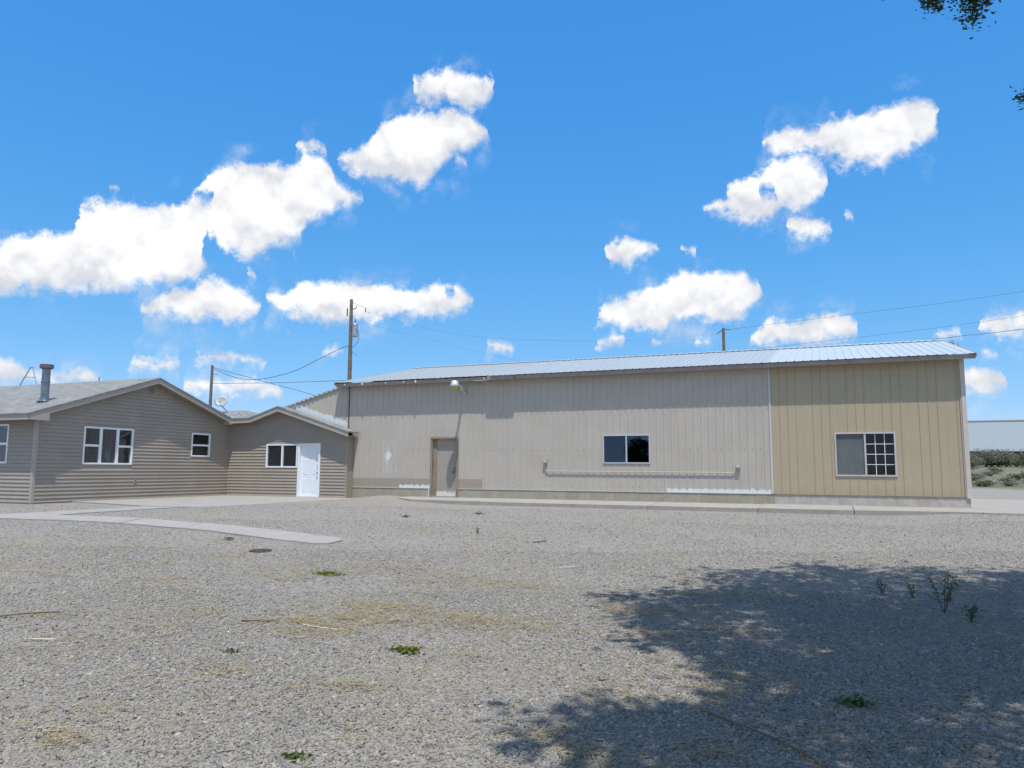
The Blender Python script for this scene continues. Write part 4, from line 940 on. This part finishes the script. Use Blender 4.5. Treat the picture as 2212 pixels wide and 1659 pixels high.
# ------------------------------------------------------------------ leaves, shrubs, trees
def leaf_mesh(name, centers, size, m, parent=None, flat=0.5, loc=None, aspect=0.5, **kw):
    """small folded leaves (two quads-worth of triangles) at the given centres"""
    C = np.asarray(centers, float); n = len(C); o0 = np.array(origin(parent) if parent else (loc if loc is not None else (0, 0, 0)), float)
    a = rng.normal(size=(n, 3)); a[:, 2] *= flat; a /= np.linalg.norm(a, axis=1)[:, None]
    b = rng.normal(size=(n, 3)); b -= (b*a).sum(1)[:, None]*a; b /= np.linalg.norm(b, axis=1)[:, None]; c = np.cross(a, b)
    s = (size*rng.uniform(0.6, 1.3, n))[:, None]
    V = np.stack([C-a*s, C+b*s*aspect+c*s*0.15, C+a*s, C-b*s*aspect+c*s*0.15], 1)-o0
    me = bpy.data.meshes.new(name); me.vertices.add(4*n); me.vertices.foreach_set('co', V.reshape(-1))
    T = np.arange(n)[:, None]*4; F = np.concatenate([T+[0, 1, 2], T+[0, 2, 3]], 1).reshape(-1)
    me.loops.add(6*n); me.loops.foreach_set('vertex_index', F.astype(np.int32)); me.polygons.add(2*n)
    me.polygons.foreach_set('loop_start', np.arange(0, 6*n, 3, dtype=np.int32)); me.polygons.foreach_set('loop_total', np.full(2*n, 3, np.int32)) if False else None
    me.update(calc_edges=True); me.materials.append(MATS[m])
    o = bpy.data.objects.new(name, me)
    if parent is None and loc is not None: o.location = loc
    put(name, o, kw.get('label'), kw.get('cat'), kw.get('group'), kw.get('kind'), parent); return o

def shrub(x, y, w, h, label, m='leaf_sage', n=700, group='scrub bushes along the field'):
    z0 = gz(x, y); e = empty('scrub_bush', (x, y, z0), label, 'bush', group)
    P = []; st = MB()
    for k in range(9):
        a = random.uniform(0, 2*math.pi); r = w*0.33*math.sqrt(random.random()); c = Vector((x+r*math.cos(a), y+r*math.sin(a), z0+h*random.uniform(0.35, 0.72)))
        st.tube([(x, y, z0-0.05), ((x+c.x)/2, (y+c.y)/2, z0+(c.z-z0)*0.55), tuple(c)], [0.04, 0.025, 0.01], 5)
        q = rng.normal(size=(n//9, 3))*np.array([w*0.16, w*0.16, h*0.17])+np.array(c); P.append(q)
    P = np.concatenate(P); P[:, 2] = np.clip(P[:, 2], z0+0.03, z0+h*1.05)
    leaf_mesh('foliage', P, 0.055*max(1, h), m, e); st.build('stems', 'bark', e)
ordn = ['first', 'second', 'third', 'fourth', 'fifth', 'sixth', 'seventh', 'eighth', 'ninth', 'tenth', 'eleventh', 'twelfth', 'thirteenth', 'fourteenth', 'fifteenth', 'sixteenth', 'seventeenth', 'eighteenth', 'nineteenth', 'twentieth', 'twenty-first', 'twenty-second']
adj = ['broad grey-green', 'low olive', 'tall dusty', 'ragged grey', 'rounded green', 'wide brownish-green', 'small sage', 'dense dark', 'loose pale', 'squat olive']
random.seed(11)
nb = 0
for i in range(14):
    x = 9.6+i*0.72+random.uniform(-0.3, 0.3); y = 76+random.uniform(-2.5, 8); h = random.uniform(1.15, 1.6)
    shrub(x, y, random.uniform(1.8, 2.8), h, f'{adj[i % 10]} scrub bush, {ordn[i]} from the shop corner in the row before the barn', 'leaf_green' if i % 4 == 2 else 'leaf_sage', 1700, 'scrub bushes in the row before the barn')
for i, (x, y, w, h) in enumerate(sorted([(9.4, 60, 0.9, 0.35), (10.6, 62.5, 1.2, 0.4), (8.6, 56, 1.1, 0.32), (11.2, 57, 1.2, 0.42), (9.9, 53.5, 1.3, 0.36), (8.4, 51, 1.1, 0.3), (10.9, 50.5, 1.5, 0.34), (12.2, 54, 1.3, 0.4), (11.6, 66, 1.4, 0.5), (9.3, 50, 1.2, 0.25), (8.0, 48.9, 1.0, 0.25), (12.6, 51.0, 1.2, 0.3), (10.2, 69, 1.0, 0.4), (12.8, 62, 1.0, 0.4)], key=lambda q: q[1])):
    shrub(x, y, w, h, f'{adj[(i*3+1) % 10]} brush tuft in the open field, {ordn[i]} counting outward from the driveway edge', 'leaf_sage' if i % 2 else 'leaf_green', 420, 'low brush tufts in the field')

SHP = [(-2.2, 8.05), (-1.75, 8.9), (-1.15, 9.4), (-1.35, 10.3), (-0.5, 11.2), (0.8, 11.4), (2.2, 11.8), (6.0, 11.6), (9.5, 8.0), (9.5, 0.0), (4, -2.0), (0, -1.0), (-1.3, 1.5), (-1.35, 3.6), (-1.3, 4.35), (-0.5, 4.9), (-0.3, 5.4), (-1.1, 5.9), (-1.7, 6.9), (-1.35, 7.5)]
def inpoly(x, y, P=SHP):
    c = False
    for i in range(len(P)):
        x1, y1 = P[i]; x2, y2 = P[i-1]
        if (y1 > y) != (y2 > y) and x < (x2-x1)*(y-y1)/(y2-y1)+x1: c = not c
    return c
def big_tree():
    random.seed(5)
    tx, ty = 4.6, 3.4; g0 = gz(tx, ty)
    e = empty('shade_tree', (tx, ty, g0), 'large leafy tree overhead whose hanging twigs enter the top right corner', 'tree')
    MB().tube([(tx, ty, g0-0.3), (tx+0.05, ty, g0+1), (tx-0.05, ty+0.1, g0+2.6), (tx-0.1, ty+0.2, 3.9)], [0.38, 0.30, 0.26, 0.24], 14).build('trunk', 'bark', e)
    clumps = []
    tries = 0
    while len(clumps) < 1250 and tries < 60000:
        tries += 1
        z = random.uniform(4.6, 10.5); x = random.uniform(-1.5, 11); y = random.uniform(-4.5, 10.2)
        dd = x*F0.x+y*F0.y
        if z < max(4.6, 1.75+0.715*dd): continue
        t_ = ((x-4.2)/6.0)**2+((y-3.4)/7.0)**2+((z-6.5)/4.2)**2
        if t_ > 1.0: continue
        s = z+0.42; gx, gy = x-0.17*s, y+0.30*s
        if not inpoly(gx, gy): continue
        if random.random() < 0.35*(1-t_): continue
        clumps.append(Vector((x, y, z)))
    fork = Vector((tx-0.1, ty+0.2, 3.9)); limbs = []
    side = [q for q in clumps if q.x > 0.3*q.y+1.4]
    for k in range(11):
        c = side[int(k*len(side)/11)]; mid = fork.lerp(c, 0.55)+Vector((random.uniform(-0.3, 0.3), random.uniform(-0.3, 0.3), 0.9)); P = smooth_pts([fork, mid, c], 5)
        MB().tube(P, [0.15*(1-i/(len(P)-1))+0.02 for i in range(len(P))], 8).build('limb', 'bark', e); limbs += P[2:]
    tw = MB(); pts = []
    for c in clumps:
        l = min(limbs, key=lambda q: (q-c).length); m_ = l.lerp(c, 0.5)+Vector((0, 0, 0.15)); tw.tube([l, m_, c], [0.02, 0.012, 0.005], 3, False)
        r = random.uniform(0.22, 0.42); pts.append(rng.normal(size=(82, 3))*np.array([r, r, r*0.6])*0.75+np.array(c))
    P = np.concatenate(pts); d_ = P[:, 0]*F0.x+P[:, 1]*F0.y; P = P[P[:, 2] > 1.45+0.705*d_]
    # drooping twigs that reach down into the view
    def ray(px, py, d_):
        v = CF+CR*((px/3-512)/FPX)-CU*((py/3-384)/FPX); return Vector((0, 0, EYE))+v*d_
    H = []
    for (xa, ya, xb, yb, n, sp) in ((2768, -120, 2775, 8, 28, 0.035), (2800, -150, 2780, 30, 60, 0.05), (2840, -140, 2795, 20, 60, 0.06), (2800, -60, 2812, 30, 40, 0.04), (2900, -150, 2830, 10, 40, 0.05), (2870, -160, 2862, 5, 26, 0.04),
                                (2950, -150, 2915, 60, 190, 0.085), (2960, -120, 2900, 20, 80, 0.07), (2985, -140, 2955, 15, 50, 0.05), (2640, -160, 2646, 2, 16, 0.02), (2990, -170, 2990, -5, 20, 0.03),
                                (3170, 230, 3078, 290, 110, 0.07), (3160, 260, 3070, 300, 60, 0.05)):
        a = ray(xa, ya, 6.3+random.uniform(-0.3, 0.3)); c = ray(xb, yb, 6.3+random.uniform(-0.3, 0.3)); l = min(limbs, key=lambda q: (q-a).length)
        tw.tube([l, a+Vector((0, 0, 0.1)), a.lerp(c, 0.6), c], [0.012, 0.008, 0.005, 0.003], 4, False)
        for k in range(int(n*2.6)):
            u = random.random()**0.6; p = a.lerp(c, u); H.append((p.x+random.gauss(0, sp*0.7), p.y+random.gauss(0, sp*0.7), p.z+random.gauss(0, sp*0.7)))
    tw.build('twigs', 'bark', e, kind='stuff', fix=False)
    leaf_mesh('foliage', P, 0.085, 'leaf', e, kind='stuff', aspect=0.55)
    leaf_mesh('hanging_leaves', H, 0.024, 'leaf', e, kind='stuff', aspect=0.35)
big_tree()
def back_tree(x, y, h, w, label):
    g0 = gz(x, y); e = empty('shade_tree', (x, y, g0), label, 'tree')
    MB().tube([(x, y, g0-0.2), (x+0.1, y, g0+h*0.5)], [0.2, 0.12], 8).build('trunk', 'bark', e)
    P = []
    for k in range(70):
        a = rng.normal(size=3); a /= np.linalg.norm(a); r = rng.random()**0.4
        c = np.array([x, y, g0+h*0.55])+a*r*np.array([w*0.42, w*0.42, h*0.36]); P.append(rng.normal(size=(60, 3))*0.3+c)
    leaf_mesh('foliage', np.concatenate(P), 0.2, 'leaf', e)
back_tree(-18.3, -30, 4.3, 2.7, 'dark bushy tree mirrored in the sliding window of the beige shop wall')

# ------------------------------------------------------------------ weeds, tufts, sticks
def weed(x, y, h, label, n=120):
    z0 = gz(x, y); e = empty('weed', (x, y, z0), label, 'weed'); st = MB(); P = []
    for k in range(4):
        a = random.uniform(0, 6.28); c = Vector((x+h*0.28*math.cos(a), y+h*0.28*math.sin(a), z0+h*random.uniform(0.6, 1.0))); st.tube([(x, y, z0-0.02), ((x+c.x)/2, (y+c.y)/2, z0+h*0.45), tuple(c)], [0.006, 0.005, 0.002], 4)
        for j in range(n//4):
            u = random.uniform(0.3, 1); P.append((x+(c.x-x)*u+random.gauss(0, 0.02), y+(c.y-y)*u+random.gauss(0, 0.02), z0+(c.z-z0)*u+random.gauss(0, 0.02)))
    st.build('stem', 'bark', e); leaf_mesh('foliage', P, 0.017, 'leaf_green', e, aspect=0.4)
weed(0.98, 8.45, 0.42, 'tallest leafy weed growing in the tree shadow on the gravel', 220)
weed(0.50, 9.30, 0.17, 'small upright weed left of the tallest one in the shadow', 60)
weed(0.78, 9.2, 0.14, 'tiny weed just behind and left of the tallest weed', 50)
weed(1.15, 8.1, 0.16, 'low green weed at the foot of the tallest weed', 90)
weed(-6.2, 13.2, 0.12, 'dry sprig standing alone on the sunlit gravel before the shop', 24)
def tuft(x, y, r, h, m, label, n=260):
    z0 = gz(x, y); P = [(x+random.gauss(0, r), y+random.gauss(0, r*0.5), z0+0.012+abs(random.gauss(0, h))) for _ in range(n)]
    leaf_mesh('moss_tuft', P, 0.018, m, None, loc=(x, y, z0), label=label, cat='plant', group='green tufts on the gravel')
tuft(-5.77, 7.95, 0.10, 0.012, 'moss', 'flat bright green tuft on the gravel nearer the path end', 300)
tuft(-3.04, 5.22, 0.055, 0.010, 'moss', 'flat bright green tuft in the middle foreground gravel', 300)
tuft(-2.50, 3.22, 0.03, 0.008, 'leaf_green', 'small dark green tuft at the bottom edge of the photo', 120)
tuft(-4.2, 4.6, 0.03, 0.010, 'leaf_green', 'small grey-green sprout on the left foreground gravel', 90)
tuft(-9.45, 10.2, 0.05, 0.02, 'moss', 'small tuft by the near edge of the front path', 90)
tuft(-9.2, 15.6, 0.06, 0.02, 'leaf_green', 'small dark tuft in the gravel far from the path, left of centre', 90)
tuft(-8.1, 17.3, 0.06, 0.025, 'leaf_green', 'small dark tuft in the gravel before the shop door', 90)
tuft(0.1, 5.2, 0.05, 0.02, 'leaf_green', 'dull green tuft in the darkest part of the tree shadow', 120)
def stick(pts, r, m, label):
    P = [(x, y, gz(x, y)+0.012+z) for x, y, z in pts]; MB().tube(smooth_pts(P, 4), r*0.6, 6).build('stick', m, None, label, 'stick', 'sticks lying on the gravel', loc=P[0])
stick([(-6.95, 4.62, 0), (-6.75, 4.78, 0.02), (-6.6, 5.0, 0.01)], 0.012, 'stick', 'dark bark stick at the left edge of the foreground gravel')
stick([(-4.9, 5.48, 0.0), (-4.75, 5.5, 0.012), (-4.62, 5.6, 0)], 0.013, 'stick', 'short brown stick in the centre left gravel')
stick([(-4.25, 5.50, 0.03), (-4.1, 5.5, 0.02), (-3.95, 5.58, 0)], 0.006, 'pale_stick', 'thin pale stick beside the straw clump')
stick([(-5.95, 4.22, 0), (-5.72, 4.32, 0)], 0.010, 'pale_stick', 'straight whitish stick on the left foreground gravel')
stick([(-0.75, 4.75, 0), (-0.4, 4.45, 0.02), (-0.12, 4.2, 0.01), (-0.02, 3.95, 0)], 0.011, 'stick', 'long crooked twig in the shadow near the bottom edge')
stick([(-3.35, 9.7, 0.0), (-3.15, 9.75, 0.015)], 0.011, 'pale_stick', 'straight tan stick on sunlit gravel above the shadow tip')
stick([(-2.45, 8.05, 0), (-2.1, 8.0, 0.02), (-1.9, 8.08, 0)], 0.010, 'stick', 'brown twig at the tip of the tree shadow')
stick([(-4.7, 12.2, 0), (-4.45, 12.25, 0.03)], 0.016, 'stick', 'short dark stick on the gravel below the shop window')
stick([(1.6, 5.6, 0), (2.0, 5.75, 0.03), (2.4, 5.7, 0)], 0.014, 'stick', 'reddish twig at the right edge within the shadow')
q = MB(); z0 = gz(-8.05, 9.35); q.lathe([(0.0, 0.02), (0.16, 0.02), (0.17, 0.0), (0.17, -0.02)], (-8.05, 9.35, z0), 16); q.build('valve_cover', 'black_plate', None, 'dark round cover set in the gravel below the path end', 'cover', loc=(-8.05, 9.35, z0))

# ------------------------------------------------------------------ straw litter
def litter():
    P = []
    for _ in range(1500):
        d_ = random.uniform(2.8, 21); l = random.uniform(-0.74, 0.66)*d_; x = F0.x*d_+R0.x*l; y = F0.y*d_+R0.y*l
        if (x < -15.8 and y > 16) or y > 22.2 or (x < -7.6 and 10.7 < y < 12.4): continue
        P.append((x, y, gz(x, y)+0.016))
    leaf_mesh('leaf_litter', P, 0.012, 'stick', None, flat=2.5, aspect=0.55, label='small dry brown leaf bits scattered on the gravel', cat='leaf litter', kind='stuff')
litter()
def straw():
    n = 15000; C = []
    patches = [(-4.06, 5.69, 0.35, 0.25, 1100), (-3.5, 6.3, 0.7, 0.25, 1200), (-2.9, 6.4, 0.45, 0.15, 600), (-5.8, 13.4, 1.2, 0.35, 500), (-10.1, 7.1, 1.2, 0.7, 900), (-11.8, 8.9, 1.6, 0.6, 1000), (-9.2, 6.0, 0.8, 0.5, 500), (-3.3, 8.2, 0.9, 0.3, 700), (-4.4, 8.4, 0.9, 0.35, 600),
               (-1.7, 7.5, 0.35, 0.1, 350), (-0.9, 8.6, 0.5, 0.12, 350), (-13.5, 19.5, 1.2, 1.0, 500), (-15.1, 22.0, 0.8, 0.5, 400), (-12, 14.6, 1.5, 0.8, 600), (-6.9, 8.2, 0.9, 0.5, 500), (-2.9, 4.3, 0.2, 0.12, 160), (-1.2, 4.9, 0.2, 0.12, 120), (-6.0, 5.2, 1.0, 0.6, 450), (-5.2, 4.2, 0.8, 0.5, 350), (-3.8, 3.6, 0.6, 0.4, 260), (-1.3, 3.9, 0.25, 0.1, 180), (0.0, 4.6, 0.5, 0.25, 200), (-2.6, 9.9, 0.9, 0.4, 350), (0.5, 12.8, 1.5, 0.5, 160), (-5.3, 10.0, 1.2, 0.5, 400), (0.9, 5.6, 0.7, 0.5, 180), (-0.5, 6.8, 0.9, 0.5, 250)]
    for (x, y, sx, sy, k) in patches:
        q = 14; cx = rng.normal(x, sx, q); cy = rng.normal(y, sy, q); wgt = rng.dirichlet(np.ones(q)*0.8); idx = rng.choice(q, int(k*0.55), p=wgt)
        C.append(np.stack([rng.normal(cx[idx], sx*0.36), rng.normal(cy[idx], max(sy, 0.12)*0.38)], 1)); C.append(np.stack([rng.normal(x, sx*1.2, k//3), rng.normal(y, sy*1.2, k//3)], 1))
    for _ in range(70):
        d_ = rng.uniform(4, 20); l = rng.uniform(-0.7, 0.35)*d_; k = int(rng.uniform(20, 90)); x = F0.x*d_+R0.x*l; y = F0.y*d_+R0.y*l; C.append(np.stack([rng.normal(x, 0.05*d_*0.5, k), rng.normal(y, 0.03*d_*0.5, k)], 1))
    k = 7500; d_ = rng.uniform(2.6, 21, k)**1.0; l = rng.uniform(-0.72, 0.62, k)*d_; C.append(np.stack([F0.x*d_+R0.x*l, F0.y*d_+R0.y*l], 1)); C = np.concatenate(C)
    keep = np.array([not (-22.5 < x < -15.9 and y > 16.2) and y < 22.3 and not (x < -7.6 and 10.7 < y < 12.4) for x, y in C]); C = C[keep]; n = len(C)
    a = rng.uniform(0, 2*np.pi, n); L = rng.uniform(0.010, 0.050, n)*np.where(rng.random(n) < 0.09, 2.0, 1); r = rng.uniform(0.0012, 0.0026, n)
    zc = np.array([gz(x, y) for x, y in C])+rng.uniform(0.012, 0.03, n); dz = rng.normal(0, 0.15, n)*L
    d = np.stack([np.cos(a)*L, np.sin(a)*L, dz], 1); w = np.stack([-np.sin(a)*r, np.cos(a)*r, 0*a], 1); up = np.stack([0*a, 0*a, r*1.3], 1); c = np.column_stack([C, zc])
    V = np.stack([c-d-w, c-d+w, c-d+up, c+d-w, c+d+w, c+d+up], 1).reshape(-1, 3)
    T = np.arange(n)[:, None]*6; F = np.concatenate([T+[0, 3, 5], T+[0, 5, 2], T+[1, 2, 5], T+[1, 5, 4], T+[0, 1, 4], T+[0, 4, 3]], 1).reshape(-1)
    me = bpy.data.meshes.new('straw'); me.vertices.add(len(V)); me.vertices.foreach_set('co', V.reshape(-1)); me.loops.add(len(F)); me.loops.foreach_set('vertex_index', F.astype(np.int32)); me.polygons.add(len(F)//3)
    me.polygons.foreach_set('loop_start', np.arange(0, len(F), 3, dtype=np.int32)); me.update(calc_edges=True); me.materials.append(MATS['straw'])
    put('straw', bpy.data.objects.new('straw', me), 'scattered yellow straw litter lying over the gravel yard', 'straw', kind='stuff')
straw()

# ------------------------------------------------------------------ loose gravel stones (geometry nodes instances)
def gravel():
    pts = []
    for (d0, d1, dens) in ((2.2, 4.2, 7500), (4.2, 6.0, 5200), (6.0, 8.5, 2800), (8.5, 12, 1100), (12, 17, 400), (17, 23, 150)):
        area = 0.5*1.50*(d1*d1-d0*d0); k = int(area*dens); d_ = np.sqrt(rng.uniform(d0*d0, d1*d1, k)); l = rng.uniform(-0.78, 0.72, k)*d_; pts.append(np.stack([F0.x*d_+R0.x*l, F0.y*d_+R0.y*l], 1))
    C = np.concatenate(pts)
    X, Y = C[:, 0], C[:, 1]
    bad = ((X < -15.85) & (Y > 16.0)) | ((X > -18.3) & (X < -16.3) & (Y > 12) & (Y < 17)) | (Y > 22.4) | (X < XG+0.1) & (Y > YL-0.1)
    pa = np.interp(X, [-32, -18.2, -15, -13, -10.8, -8.6, -7.62], [10.9, 10.95, 11.15, 11.3, 11.1, 10.5, 10.4]); bad |= (X < -7.6) & (Y > pa) & (Y < pa+1.02)
    C = C[~bad]; n = len(C)
    r = np.hypot(C[:, 0], C[:, 1]); z = -0.10-0.022*np.maximum(0, 21-r); t_ = np.clip((-14-C[:, 0])/4, 0, 1); z -= 0.06*t_*t_*(3-2*t_)
    S = lambda a, b, v: (lambda q: q*q*(3-2*q))(np.clip((v-a)/(b-a), 0, 1)); z -= 0.10*S(-14, -11, C[:, 0])*S(3.4, 1, C[:, 0])*S(16, 21, C[:, 1])*S(25, 23.5, C[:, 1])
    inn = (C[:, 1] > 0) & (C[:, 1] < 22) & (C[:, 0] > -15) & (C[:, 0] < 12); z += np.where(inn, 0.012*np.sin(C[:, 0]*1.7+C[:, 1]*0.6)*np.sin(C[:, 1]*1.3-C[:, 0]*0.4), 0)
    s = np.clip(rng.lognormal(math.log(0.0068), 0.36, n), 0.0032, 0.022)
    sc = np.stack([s*rng.uniform(0.8, 1.3, n), s*rng.uniform(0.75, 1.1, n), s*rng.uniform(0.45, 0.8, n)], 1)
    rot = np.stack([rng.normal(0, 0.35, n), rng.normal(0, 0.35, n), rng.uniform(0, 6.28, n)], 1)
    V = np.column_stack([C, z+s*0.25])
    me = bpy.data.meshes.new('gravel'); me.vertices.add(n); me.vertices.foreach_set('co', V.reshape(-1))
    at_ = me.attributes.new('psize', 'FLOAT_VECTOR', 'POINT'); at_.data.foreach_set('vector', sc.reshape(-1)); at_ = me.attributes.new('prot', 'FLOAT_VECTOR', 'POINT'); at_.data.foreach_set('vector', rot.reshape(-1)); me.update()
    o = bpy.data.objects.new('gravel', me); put('gravel', o, 'loose grey and bluish gravel stones covering the yard', 'gravel', kind='stuff')
    ng = bpy.data.node_groups.new('gravel_stones', 'GeometryNodeTree'); ng.interface.new_socket('Geometry', in_out='INPUT', socket_type='NodeSocketGeometry'); ng.interface.new_socket('Geometry', in_out='OUTPUT', socket_type='NodeSocketGeometry')
    N = ng.nodes; K = ng.links; gi = N.new('NodeGroupInput'); go = N.new('NodeGroupOutput')
    ico = N.new('GeometryNodeMeshIcoSphere'); ico.inputs['Radius'].default_value = 1; ico.inputs['Subdivisions'].default_value = 2
    sp = N.new('GeometryNodeSetPosition'); nz = N.new('ShaderNodeTexNoise'); nz.inputs['Scale'].default_value = 1.3; nz.inputs['Detail'].default_value = 1
    ps = N.new('GeometryNodeInputPosition'); K.new(ps.outputs[0], nz.inputs['Vector']); mp = N.new('ShaderNodeVectorMath'); mp.operation = 'SUBTRACT'; mp.inputs[1].default_value = (0.5, 0.5, 0.5); K.new(nz.outputs['Color'], mp.inputs[0])
    m2 = N.new('ShaderNodeVectorMath'); m2.operation = 'SCALE'; m2.inputs['Scale'].default_value = 1.1; K.new(mp.outputs[0], m2.inputs[0]); K.new(ico.outputs['Mesh'], sp.inputs['Geometry']); K.new(m2.outputs[0], sp.inputs['Offset'])
    ma = N.new('GeometryNodeSetMaterial'); ma.inputs['Material'].default_value = MATS['pebble']; K.new(sp.outputs[0], ma.inputs['Geometry'])
    iop = N.new('GeometryNodeInstanceOnPoints'); K.new(gi.outputs[0], iop.inputs['Points']); K.new(ma.outputs[0], iop.inputs['Instance'])
    a1 = N.new('GeometryNodeInputNamedAttribute'); a1.data_type = 'FLOAT_VECTOR'; a1.inputs['Name'].default_value = 'psize'; a2 = N.new('GeometryNodeInputNamedAttribute'); a2.data_type = 'FLOAT_VECTOR'; a2.inputs['Name'].default_value = 'prot'
    e2r = N.new('FunctionNodeEulerToRotation'); K.new(a2.outputs['Attribute'], e2r.inputs[0]); K.new(e2r.outputs[0], iop.inputs['Rotation']); K.new(a1.outputs['Attribute'], iop.inputs['Scale']); K.new(iop.outputs[0], go.inputs[0])
    md = o.modifiers.new('stones', 'NODES'); md.node_group = ng
    print('pebbles', n)
gravel()
